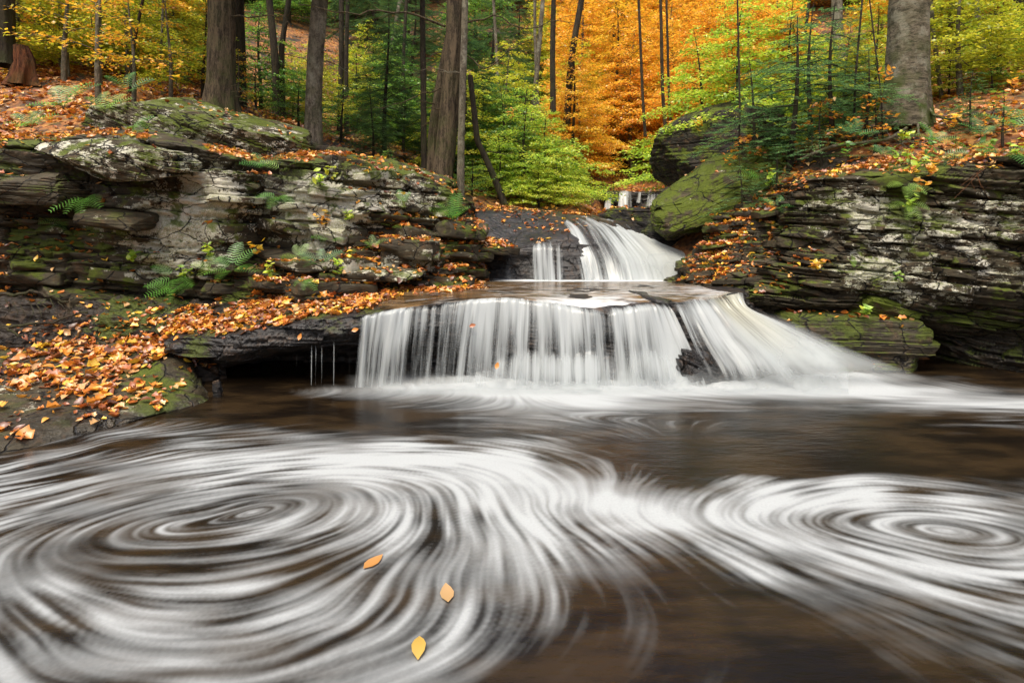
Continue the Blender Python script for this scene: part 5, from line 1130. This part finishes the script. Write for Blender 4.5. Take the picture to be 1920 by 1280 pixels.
# ---- large trunks
def trunk_tree(px_path, Y, rad, mat, seed, label, name='tree', sides=40, ridge=.05, kf=9, flare=.9, lobes=5, hfl=.6, branches=(), top=None, rings=150, group=None, nbr=3):
    """px_path: [(px,py)...] centre line from the foot upward"""
    pts = [np.array(P(a, b, Y)) for a, b in px_path]
    d = pts[-1]-pts[-2]; pts.append(pts[-1]+d/np.linalg.norm(d)*(top or 2.5))
    base = pts[0].copy(); base[2] -= .15
    loc = base.copy(); t = thing(name, label, 'tree' if name == 'tree' else name.replace('_', ' '), tuple(loc), group)
    pts = [p_-loc for p_ in pts]; pts[0] = np.zeros(3)
    rr = np.interp(np.arange(len(pts)), [0, len(pts)-1], [rad, rad*.75])
    me = bark_trunk(pts, rr, seed, sides, rings, ridge, kf, flare, lobes, hfl)
    obj('trunk', me, mat, t)
    pp = np.array(pts)
    if name == 'tree' and nbr:
        tp = resample(pp, 60)
        for k in range(nbr):
            i0 = rng.integers(12, 50); a0 = rng.random()*6.28; L = (.5+1.6*rng.random())*(Y/16)
            s_ = np.linspace(0, 1, 9)[:, None]; dv = np.array([math.cos(a0), math.sin(a0), .25-.5*rng.random()])
            q_ = tp[i0]+dv*L*s_+np.array([0, 0, -.25*L])*s_**2; q_[1:] += np.cumsum(rng.normal(size=(8, 3))*.035*L, 0)
            mb = MB(); r1 = min(rad*.16, .022); mb.tube(q_, np.linspace(r1, .003, 9), 5)
            for j in range(2, 9):
                e = (q_[j]-q_[j-1]); e = e/np.linalg.norm(e)+rng.normal(size=3)*.8; e /= np.linalg.norm(e); l2 = L*.3*rng.random()
                mb.tube(np.array([q_[j], q_[j]+e*l2*.5+np.array([0, 0, .02]), q_[j]+e*l2]), [r1*.35, .004, .002], 3)
            obj('branch', mb.mesh('branch'), mat, t)
    for bi, b in enumerate(branches):
        (y0, path) = b      # path of (px,py,Y)
        bp_ = np.array([np.array(P(*c_))-loc for c_ in path])
        mb = MB(); bp_ = resample(bp_, 14); bp_[1:-1] += rng.normal(size=(12, 3))*.02
        L = np.linalg.norm(bp_[-1]-bp_[0])
        mb.tube(bp_, np.linspace(y0, y0*.2, 14), 6)
        for k in range(5, 13):
            dv = bp_[k]-bp_[k-1]; dv /= np.linalg.norm(dv); e = dv+rng.normal(size=3)*.7; e /= np.linalg.norm(e)
            l2 = L*.18*(.5+rng.random()); q2 = bp_[k]+e*l2*.5+rng.normal(size=3)*.02; q3 = bp_[k]+e*l2+np.array([0, 0, -.05])*l2
            mb.tube(np.array([bp_[k], q2, q3]), [y0*.28, y0*.18, y0*.06], 4)
        obj('branch', mb.mesh('branch'), mat, t)
    return t
trunk_tree([(412, 212), (414, 120), (416, 20), (416, -60)], 12.8, .30, B_brown, 1, 'massive furrowed brown trunk above the mossy boulder on the left', ridge=.07, kf=11, flare=.9, lobes=5, hfl=.9, top=4,
    branches=[(.02, [(432, 30, 12.7), (470, 35, 12.4), (520, 28, 12.0), (545, 45, 11.8)])])
trunk_tree([(452, 225), (450, 100), (446, -20)], 15, .15, B_dark, 2, 'dark narrower trunk close behind the furrowed one', top=4, flare=.4)
trunk_tree([(588, 280), (588, 200), (592, 100), (600, 0), (604, -60)], 14.2, .215, B_grey, 3, 'grey patchy trunk rising behind the fallen log', ridge=.035, kf=7, flare=.45, top=4)
trunk_tree([(826, 345), (838, 250), (850, 120), (856, 0), (858, -80)], 13.3, .235, B_brown, 4, 'tall brown trunk at the end of the left wall', ridge=.07, kf=11, flare=.28, lobes=3, top=4, hfl=.7,
    branches=[(.03, [(835, 50, 13.2), (780, 30, 12.9), (700, 20, 12.6), (650, 25, 12.4), (560, 10, 12.2)]), (.022, [(872, 45, 13.3), (930, 30, 13.2), (985, 55, 13.0), (1040, 40, 13), (1100, 50, 12.8)]), (.02, [(866, 95, 13.3), (910, 130, 13.2), (960, 90, 13.1), (1020, 60, 13.1)])])
trunk_tree([(812, 338), (814, 250), (828, 150), (842, 80)], 13.7, .15, B_brown, 5, 'mossy second stem fused behind the tall brown trunk', ridge=.05, flare=.6, top=1)
trunk_tree([(863, 362), (865, 250), (869, 120), (872, 0), (872, -60)], 13.0, .085, B_grey, 6, 'slim grey trunk standing right against the tall brown one', ridge=.03, flare=.2, top=3, sides=24)
trunk_tree([(1697, 228), (1700, 150), (1703, 60), (1706, -60)], 11.4, .375, B_birch, 7, 'thick pale banded trunk with gnarled mossy foot on the right bank', ridge=.035, kf=6, flare=.62, lobes=4, hfl=1.3, top=4,
    branches=[(.035, [(1735, 205, 11.2), (1775, 222, 10.9), (1830, 240, 10.7), (1870, 262, 10.5)]), (.04, [(1725, 225, 11.1), (1742, 242, 10.7), (1745, 270, 10.3)]), (.03, [(1680, 228, 11.1), (1655, 245, 10.8), (1620, 262, 10.6)]), (.028, [(1715, 228, 11.0), (1720, 250, 10.7), (1680, 275, 10.4)])])
trunk_tree([(1580, 215), (1576, 120), (1570, 40), (1568, -60)], 15.5, .15, B_grey, 8, 'medium trunk half hidden left of the banded one', ridge=.03, flare=.3, top=3)
trunk_tree([(1850, 118), (1838, 60), (1826, -20)], 15, .07, B_grey, 9, 'slanting slim trunk among yellow leaves at upper right', flare=.1, top=3, sides=20)
trunk_tree([(1768, 190), (1750, 60), (1745, -20)], 13.0, .045, B_grey, 10, 'thin stem right beside the banded trunk', flare=.1, top=2, sides=16)
trunk_tree([(1908, 110), (1912, 40), (1914, -30)], 16, .18, B_dark, 11, 'dark trunk at the upper right corner', flare=.2, top=3)
trunk_tree([(4, 110), (5, 50), (6, -40)], 13, .23, B_dark, 12, 'black trunk at the upper left corner', flare=.4, top=3)
stp = trunk_tree([(42, 150), (46, 120), (40, 90)], 12.8, .15, B_red, 13, 'rotten reddish stump on the upper left slope', name='tree_stump', flare=1.5, lobes=6, hfl=.8, top=.05, ridge=.25, kf=9, rings=60, nbr=0)
for i, (pth, Y, rd, m_, lb) in enumerate([
  ([(518, 250), (516, 120), (505, 0)], 18, .12, B_dark, 'dark trunk left of the grey patchy one'), ([(532, 248), (528, 100), (540, 10)], 19, .10, B_dark, 'forked dark trunk beside the pair left of the grey trunk'),
  ([(636, 250), (640, 120), (640, 0)], 22, .11, B_dark, 'thin black trunk just right of the grey one'), ([(650, 255), (649, 130), (652, 0)], 22, .09, B_dark, 'second thin black trunk right of the grey one'),
  ([(795, 330), (794, 180), (792, 0)], 15.5, .085, B_dark, 'straight dark pole left of the tall brown trunk'), ([(755, 240), (757, 100), (762, 0)], 24, .08, B_dark, 'faint pole in the shade left of the tall brown trunk'),
  ([(730, 180), (736, 80), (750, 0)], 28, .10, B_grey, 'leaning grey pole deep in the left woods'),
  ([(995, 240), (1008, 120), (1018, 0)], 21, .09, B_grey, 'leaning grey-brown stem before the orange leaves'), ([(1037, 205), (1036, 110), (1038, 0)], 22, .11, B_dark, 'dark upright trunk before the orange leaves'), ([(1062, 230), (1072, 110), (1090, 0)], 24, .15, B_dark, 'dark trunk tilting right into the orange leaves'),
  ([(1008, 190), (1003, 60), (1003, -10)], 23, .07, B_grey, 'pale thin stem behind the leaning one'), ([(935, 190), (930, 80), (925, 0)], 24, .07, B_grey, 'pale thin stem left of the orange leaves'),
  ([(1210, 250), (1205, 180), (1200, 60)], 25, .07, B_dark, 'thin stem inside the orange foliage'), ([(1252, 280), (1243, 180), (1240, 60)], 24, .08, B_dark, 'thin paired stem right of the tiny cascade'), ([(1262, 270), (1255, 200), (1252, 90)], 24.5, .06, B_dark, 'slimmer paired stem right of the tiny cascade'),
  ([(128, 135), (124, 70), (126, 0)], 14, .04, B_grey, 'pale crooked stem on the upper left slope'), ([(186, 155), (185, 80), (184, 0)], 13.5, .07, B_grey, 'brown-grey pole on the upper left slope'), ([(244, 160), (252, 80), (268, 0)], 13, .035, B_dark, 'thin dark curved stem left of the furrowed trunk'),
  ([(298, 170), (303, 80), (306, 0)], 15, .03, B_grey, 'hair-thin pale stem left of the furrowed trunk'), ([(80, 120), (72, 50), (66, 0)], 17, .09, B_grey, 'grey trunk uphill behind the rotten stump'),
  ([(1385, 290), (1387, 200), (1384, 60)], 12.2, .022, B_dark, 'slender dark stem before the big dark boulder'), ([(1600, 260), (1604, 150), (1615, 20)], 11.2, .022, B_dark, 'slender dark stem left of the banded trunk'), ([(1500, 120), (1510, 60), (1520, -20)], 20, .06, B_dark, 'dark upper stem in the lime foliage'), ([(1655, 250), (1652, 180), (1640, 80)], 10.9, .016, B_dark, 'whippy brown stem before the banded trunk foot')]):
    trunk_tree(pth, Y, rd, m_, 30+i, lb, flare=.25, top=2.5, sides=14, rings=50, ridge=.03)
trunk_tree([(946, 372), (925, 330), (905, 285), (895, 262), (888, 200)], 14.6, .09, B_dark, 60, 'bent dark trunk leaning left over the lime thicket', flare=.2, sides=20, rings=60, top=.8)
# high crowns of the tallest trees, above the picture
def high_crown(t, z0, s, key, dx=0, rz=0):
    o = bpy.data.objects.new('crown', TM[key][1]); COL.objects.link(o); o.parent = t
    o.location = (dx, 0, z0-t.location[2]); o.scale = (s, s, s*.8); o.rotation_euler = (0, 0, rz)
for t in list(COL.objects):
    lb = t.get('label', '') if t.type == 'EMPTY' else ''
    if lb.startswith('massive furrowed brown'): high_crown(t, 8.6, 1.2, 'hemB', 0, .4)
    if lb.startswith('grey patchy trunk'): high_crown(t, 9.3, 1.2, 'hemB', .4, 1.4)
# fallen logs
def log(pts, r, mat, label, seed):
    pts = [np.array(P(*a)) for a in pts]; c = pts[0].copy()
    pp = resample(np.array(pts)-c, 40); n = len(pp); sides = 20
    mb = MB(); mb.tube(pp, r*(1+.12*np.sin(np.arange(n)*.7+seed)), sides)
    me = mb.mesh('log'); V = mb.v[0]
    o = obj('fallen_log', me, mat, None, tuple(c)); o['label'] = label; o['category'] = 'log'
log([(505, 278, 12.9), (570, 276, 12.6), (600, 281, 12.4), (618, 285, 12.3)], .11, B_dark, 'dark rotting log lying on top of the left wall', 1)
log([(618, 283, 12.2), (640, 285, 12.1), (662, 289, 12.0)], .10, B_brown, 'short brown log end beside the dark rotting log', 2)
log([(500, 292, 12.2), (560, 291, 12.0), (625, 292, 11.8)], .055, B_dark, 'thin branch lying below the dark rotting log', 3)
log([(1500, 300, 10.6), (1560, 275, 10.6), (1660, 262, 10.5), (1700, 240, 10.6)], .03, B_birch, 'pale fallen stick across the leaves under the banded trunk', 4)
# roots in the bank
def wires(name, label, cat, paths, mat, group=None):
    c = np.array(P(*paths[0][0][:3])); t = None
    mb = MB()
    for pth, r in [(p_[:-1], p_[-1]) if not isinstance(p_[-1], tuple) else (p_, .01) for p_ in paths]:
        pts = resample(np.array([P(*a) for a in pth])-c, 16); pts[1:-1] += rng.normal(size=(14, 3))*r*.5
        mb.tube(pts, np.linspace(r, r*.45, 16), 7)
    o = obj(name, mb.mesh(name), mat, None, tuple(c)); o['label'] = label; o['category'] = cat
    if group: o['group'] = group
wires('tree_root', 'thick dark root running along the earth bank at the left edge', 'root', [[(-60, 548, 8.3), (30, 552, 8.35), (60, 545, 8.3), (100, 558, 8.3), (128, 566, 8.35), .035]], B_dark)
wires('tree_root', 'long curving lower root reaching toward the moss clump', 'root', [[(-60, 600, 8.0), (20, 612, 8.05), (75, 608, 8.05), (120, 598, 8.1), (165, 586, 8.2), .03]], B_dark)
wires('tree_root', 'forked root dropping to the leaves at far left', 'root', [[(-60, 610, 7.95), (10, 616, 7.95), (45, 632, 7.9), .025]], B_dark)
wires('tree_root', 'tangle of fine rootlets hanging in the earth bank', 'root', [[(10+14*k, 560+(k % 3)*6, 8.3), (18+15*k, 580+(k*7) % 16, 8.15), (4+15*k, 602+(k*5) % 12, 8.1), .007] for k in range(9)], B_dark)
wires('dead_twig', 'reddish bare twigs hanging over the edge of the right wall', 'twig', [[(1870, 300, 8.6), (1835, 325, 8.35), (1818, 345, 8.3), (1790, 372, 8.25), .008], [(1832, 325, 8.35), (1838, 345, 8.3), (1855, 373, 8.25), .006], [(1820, 340, 8.3), (1830, 360, 8.25), .004], [(1840, 318, 8.4), (1800, 350, 8.3), .005]], B_red)
wires('dead_twig', 'fine brown twigs fanning out at the right foot of the furrowed trunk', 'twig', [[(425+8*k, 165+8*k, 12.3), (445+9*k, 160+12*k, 12.2), (470+7*k, 185+12*k, 12.1), .006] for k in range(7)], B_brown)
_HP = np.concatenate([SURF[k_][0].reshape(-1, 3) for k_ in SURF if k_ != 'ground']); _hx, _hy = proj(_HP)
def hitY(px, py, Y0):
    k_ = (abs(_hx-px) < 7) & (abs(_hy-py) < 7) & (_HP[:, 1] > 4)
    return max(float(_HP[k_, 1].min())-.05, 4) if k_.any() else Y0
# ---- ferns
fr_t = {}
def frond_mesh(seed, col):
    r = np.random.default_rng(seed); n = 13; s = np.linspace(0, 1, n)
    sp = np.stack([s, .0*s, .42*s-.5*s*s], -1)
    mb = MB(); mb.tube(sp, np.linspace(.008, .002, n), 3)
    V, Q_, = [mb.v[0]], [mb.q[0]]; off = mb.n; cc = [np.repeat([[.08, .09, .02]], mb.n, 0)]
    for i in range(3, n):
        for sg in (1, -1):
            L = .24*math.sin(math.pi*min(1, (1-s[i])*.85+.12))+.015; m_ = 7
            d = np.array([.35, sg, 0.05]); d /= np.linalg.norm(d); f_ = np.array([.9, -sg*.3, 0])
            for j in range(m_):
                a = sp[i]+d*L*j/m_+np.array([0, 0, -.12*L*(j/m_)**2]); w = .026*(1-.7*j/m_)
                e = a+d*L/m_*1.05
                b = a+f_*w*.9+d*.01; c = a-f_*w*.9+d*.01
                V.append(np.array([a-d*.002, b, e, c])); Q_.append(np.array([[0, 1, 2, 3]])+off); off += 4
                cc.append(np.repeat([np.array(col)*(.8+.4*r.random())], 4, 0))
    return mesh_np('frond', np.concatenate(V), np.concatenate(Q_), attrs={'col': np.concatenate(cc)}, smooth=False)
FRM = [frond_mesh(1, (.10, .30, .05)), frond_mesh(2, (.16, .42, .05)), frond_mesh(3, (.30, .50, .07))]
for f_ in FRM: f_.materials.append(M_fol)
def fern(px, py, Y, size, nf, label, seed, spread=(0, 6.28), up=.35, ck=None):
    Y = hitY(px, py, Y)-.06; up += .18; t = thing('fern', label, 'fern', P(px, py-4, Y)); r = random.Random(seed)
    for k in range(nf):
        o = bpy.data.objects.new('frond', FRM[ck if ck is not None else r.randrange(3)]); COL.objects.link(o); o.parent = t
        a = spread[0]+(spread[1]-spread[0])*(k+.5)/nf+r.uniform(-.2, .2); s = size*r.uniform(.75, 1.15)
        ue = up+.15-.75*max(0, -math.sin(a))+.35*max(0, math.sin(a)); o.rotation_euler = (.75*math.cos(a)+r.uniform(-.2, .2), -ue+r.uniform(-.2, .2), a); o.scale = (s, s, s)
FT = [(165, 372, 8.55, .42, 4, 'bright two-fronded fern on the dark upper part of the left wall', (3.6, 6.0), -.25, 1), (135, 355, 8.6, .3, 2, 'small fern frond left of the bright wall fern', (3.0, 4.5), .2, 1),
 (120, 208, 10.3, .5, 6, 'large green fern on the leafy slope at upper left', (0, 6.28), .3, 1), (140, 190, 10.5, .45, 5, 'second fern just uphill of the large one', (0, 6.28), .3, 0), (245, 250, 9.3, .4, 3, 'fern frond arching over the top of the left wall', (5.2, 6.8), .2, 1),
 (240, 180, 11.2, .45, 5, 'dark fern behind the mossy boulder', (0, 6.28), .4, 0), (125, 418, 8.75, .28, 3, 'tiny fern in the crack below the bright wall fern', (3.4, 5.6), 0, 0),
 (500, 320, 9.3, .38, 6, 'fern tucked in the notch of the left wall', (2.8, 6.4), .3, 0), (532, 325, 9.3, .3, 4, 'smaller yellow-tipped fern right of the notch fern', (3, 6.4), .3, 2), (525, 372, 9.2, .34, 5, 'fern hanging below the notch', (3.0, 6.2), -.1, 1),
 (435, 512, 8.75, .42, 6, 'vivid fern spreading over leaves under the left wall', (0, 6.28), .2, 1), (405, 508, 8.8, .3, 4, 'smaller fern left of the vivid one', (2, 6), .2, 2), (330, 525, 8.5, .38, 4, 'pair of drooping fern fronds above the moss clump', (2.6, 6.4), .0, 1),
 (562, 490, 9.05, .28, 5, 'pale small fern on the middle rock steps', (1, 6.28), .3, 2), (600, 500, 9.0, .32, 5, 'fern on the middle rock steps beside the grass tuft', (0, 6.28), .3, 0), (575, 525, 8.9, .26, 3, 'lowest fern of the middle rock steps', (3.6, 5.6), -.2, 1),
 (620, 455, 9.5, .26, 4, 'little fern below the grey slab', (2, 6.28), .3, 1), (850, 420, 10.3, .4, 7, 'upright bright fern near the end of the left wall', (0, 6.28), .8, 1), (735, 430, 9.8, .2, 4, 'tiny light fern mid-way along the right wall steps', (0, 6.28), .4, 2), (755, 388, 10.0, .22, 4, 'little green plant on the ledge of the left wall', (0, 6.28), .4, 1),
 (1760, 298, 8.95, .34, 6, 'fern on the brow of the right wall', (3, 6.28), .1, 0), (1820, 285, 8.85, .36, 6, 'wide fern draping over the right wall edge', (2.8, 6.4), .0, 1), (1880, 290, 8.6, .36, 6, 'fern near the right edge draping over the wall', (2.8, 6.4), .0, 0),
 (1600, 262, 10.2, .34, 6, 'fern among leaves left of the banded trunk roots', (0, 6.28), .3, 0), (1660, 300, 9.6, .3, 5, 'dull fern in leaves on top of the right wall', (0, 6.28), .3, 0), (1700, 385, 8.75, .26, 5, 'ivy-like green spray in the moss hanging down the right wall', (3.2, 6), -.4, 2), (1694, 350, 8.85, .28, 6, 'leafy clump hanging from the top of the right wall', (3, 6.2), -.2, 2),
 (1430, 345, 10.6, .4, 6, 'soft green fern beside the slanting mossy boulder', (2.5, 6.5), .1, 1), (1600, 510, 8.45, .2, 4, 'small bright green plant on the lichened right wall', (0, 6.28), .8, 2), (1455, 395, 10.0, .3, 5, 'fern above the stepped right rocks', (0, 6.28), .2, 0), (1810, 225, 10.6, .4, 6, 'fern on the leaf bank right of the trunk roots', (0, 6.28), .3, 1), (1750, 275, 9.4, .36, 7, 'fern just behind the brow of the right wall', (0, 6.28), .4, 1), (1840, 262, 9.4, .36, 7, 'fern in the litter above the red twigs', (0, 6.28), .4, 0), (1900, 250, 9.2, .4, 7, 'fern in the litter at the right edge', (0, 6.28), .4, 1), (60, 245, 9.8, .4, 7, 'fern on the leafy slope near the left edge', (0, 6.28), .4, 1), (200, 215, 10.0, .4, 7, 'fern against the left end of the mossy boulder', (0, 6.28), .4, 2), (330, 545, 8.5, .34, 6, 'fern just above the leaf pile under the left wall', (3.2, 6.2), .2, 1), (700, 470, 9.6, .24, 5, 'small fern in the middle of the left steps', (0, 6.28), .4, 2), (1470, 300, 11, .4, 6, 'fern in the shade of the hemlock saplings', (0, 6.28), .3, 0)]
for i, (px, py, Y, s, nf, lb, sp, up, ck) in enumerate(FT): fern(px, py, Y, s*1.15, nf, lb, i, sp, up, ck)
# small broad-leaved seedlings on the steps
def seedling(px, py, Y, h, cols, label, seed, n=7, ls=.08):
    Y = hitY(px, py, Y); r = np.random.default_rng(seed); mb = MB(); PP, DD, NN = [], [], []
    for k in range(3):
        e = np.array([r.normal()*.35, r.normal()*.35-.2, 1]); e /= np.linalg.norm(e); pts = np.array([e*0, e*h*.5+r.normal(size=3)*.02, e*h+np.array([0, -.06, 0])])
        mb.tube(pts, [.004, .003, .0015], 4)
        for j in range(n//2+1):
            f_ = .35+.65*j/(n//2+.01); PP.append(pts[0]*(1-f_)+pts[2]*f_+r.normal(size=3)*.025); DD.append(r.normal(size=3)); NN.append(np.array([0, -.4, 1])+r.normal(size=3)*.4)
    PP, DD, NN = map(np.array, (PP, DD, NN)); NN /= np.linalg.norm(NN, axis=1)[:, None]
    c = np.array(cols)[r.integers(0, len(cols), len(PP))]*(.8+.4*r.random((len(PP), 1)))
    v, f_, cc = leaf_batch(PP, DD, NN, ls*(.7+.6*r.random(len(PP))), LT[0][0], LT[0][1], c)
    t = thing('seedling', label, 'seedling', P(px, py, Y))
    obj('stem', mb.mesh('stem'), B_dark, t); obj('foliage', mesh_np('foliage', v, f_, attrs={'col': cc}), M_fol, t)
for i, a in enumerate([(600, 350, 9.4, .2, LIME, 'lime seedling growing from the hollow of the left wall'), (622, 345, 9.5, .3, YGREEN, 'twiggy yellow seedling in the hollow of the left wall'), (510, 525, 8.9, .25, LIME, 'heart-leaved seedling at the front of the left steps'), (346, 525, 8.5, .2, LIME, 'yellow-green seedling beside the drooping fronds'), (486, 480, 9.2, .22, GOLD, 'yellow and orange seedling against the left wall'), (395, 478, 9.0, .2, LIME, 'small green seedling on the lichened wall'),
    (640, 520, 8.9, .3, LIME, 'grassy green tuft among the leaves of the steps'), (607, 430, 9.4, .3, ORANGE, 'orange-leaved seedling below the grey slab'), (655, 415, 9.6, .15, LIME, 'tiny green seedling beside the grey slab'), (1530, 505, 8.7, .15, GOLD, 'yellow seedling at the edge of the right leaf steps'), (1680, 525, 8.4, .12, GREEN, 'single green sprig on the right wall'), (1620, 590, 8.6, .12, LIME, 'mossy sprig under the right overhang'),
    (1740, 330, 8.85, .2, ORANGE, 'rusty seedling hanging in the moss of the right wall'), (1900, 180, 10, .4, ORANGE, 'large rust-leaved seedling at the right edge'), (1660, 160, 10.6, .3, ORANGE, 'rust leaves on a twig before the banded trunk'), (1310, 250, 11.8, .35, ORANGE, 'orange leaves dangling before the dark boulder'), (250, 490, 8.6, .15, LIME, 'yellow-green seedling on the lower left wall ledge'), (1690, 270, 10.2, .25, LIME, 'lime seedling under the banded trunk'),
    (1710, 325, 8.8, .3, LIME, 'bright sprig draped over the brow of the right wall'), (1735, 300, 8.9, .35, GREEN, 'green leafy clump on the brow of the right wall'), (1690, 310, 9.0, .3, LIME, 'yellow-green clump left on the brow of the right wall'), (1715, 365, 8.75, .25, ORANGE, 'rusty leaves caught in the hanging moss'), (1700, 400, 8.7, .25, LIME, 'lowest green sprig of the hanging clump'), (1850, 300, 8.7, .3, GREEN, 'green seedling over the right wall near the red twigs'), (1780, 250, 9.8, .35, GOLD, 'golden seedling in the litter right of the roots'), (1900, 300, 8.5, .3, LIME, 'lime seedling at the right edge of the wall top'), (1590, 300, 9.9, .3, GREEN, 'green seedling in the litter left of the wall brow'), (1440, 350, 10.6, .3, LIME, 'bright seedling on the shoulder of the mossy boulder'), (1860, 215, 10.2, .4, GREEN, 'green seedling on the leaf bank at far right'),
    (960, 225, 15, .3, ORANGE, 'rusty seedling behind the slim grey trunk'), (330, 165, 11.2, .5, GOLD, 'bright yellow seedling between boulder and furrowed trunk'), (295, 150, 11.5, .5, GOLD, 'bright yellow twig above the mossy boulder'), (215, 90, 11.5, .6, GOLD, 'branch of bright yellow leaves at upper left'), (100, 60, 11.5, .6, GOLD, 'yellow spray near the upper left corner')]):
    seedling(*a[:5], a[5], 50+i, n=9, ls=.11 if i != 10 else .07)
print('planted', NT_)
# ================================================================ CAMERA, LIGHT
cam = bpy.data.cameras.new('camera'); co = bpy.data.objects.new('camera', cam); COL.objects.link(co)
co.location = (0, 0, CH); co.rotation_euler = (math.radians(90), 0, 0)
cam.sensor_width = 36; cam.lens = 20; cam.shift_y = -210/1920; cam.clip_end = 500; cam.clip_start = .05
SC.camera = co
w = bpy.data.worlds.new('World'); SC.world = w; w.use_nodes = True
nt = w.node_tree; bg = nt.nodes['Background']
sky = nt.nodes.new('ShaderNodeTexSky'); sky.sky_type = 'NISHITA'; sky.sun_disc = False
EL, AZ = math.radians(64), math.radians(200)     # azimuth clockwise from +Y (north)
sky.sun_elevation = EL; sky.sun_rotation = AZ; sky.air_density = 1.0; sky.dust_density = 7.0; sky.ozone_density = 1.0
nt.links.new(sky.outputs[0], bg.inputs[0]); bg.inputs[1].default_value = .15
sun = bpy.data.lights.new('sun', 'SUN'); so = bpy.data.objects.new('sun', sun); COL.objects.link(so)
sun.energy = 1.5; sun.angle = math.radians(25); sun.color = (1, .94, .78)
d = Vector((math.sin(AZ)*math.cos(EL), math.cos(AZ)*math.cos(EL), math.sin(EL)))
so.rotation_euler = d.to_track_quat('Z', 'Y').to_euler(); so.location = d*60
vs = SC.view_settings; vs.view_transform = 'Standard'; vs.look = 'None'; vs.gamma = 1; vs.exposure = 0.74
SC.cycles.max_bounces = 6; SC.cycles.transparent_max_bounces = 16; SC.cycles.diffuse_bounces = 3; SC.cycles.glossy_bounces = 2
SC.cycles.use_denoising = True
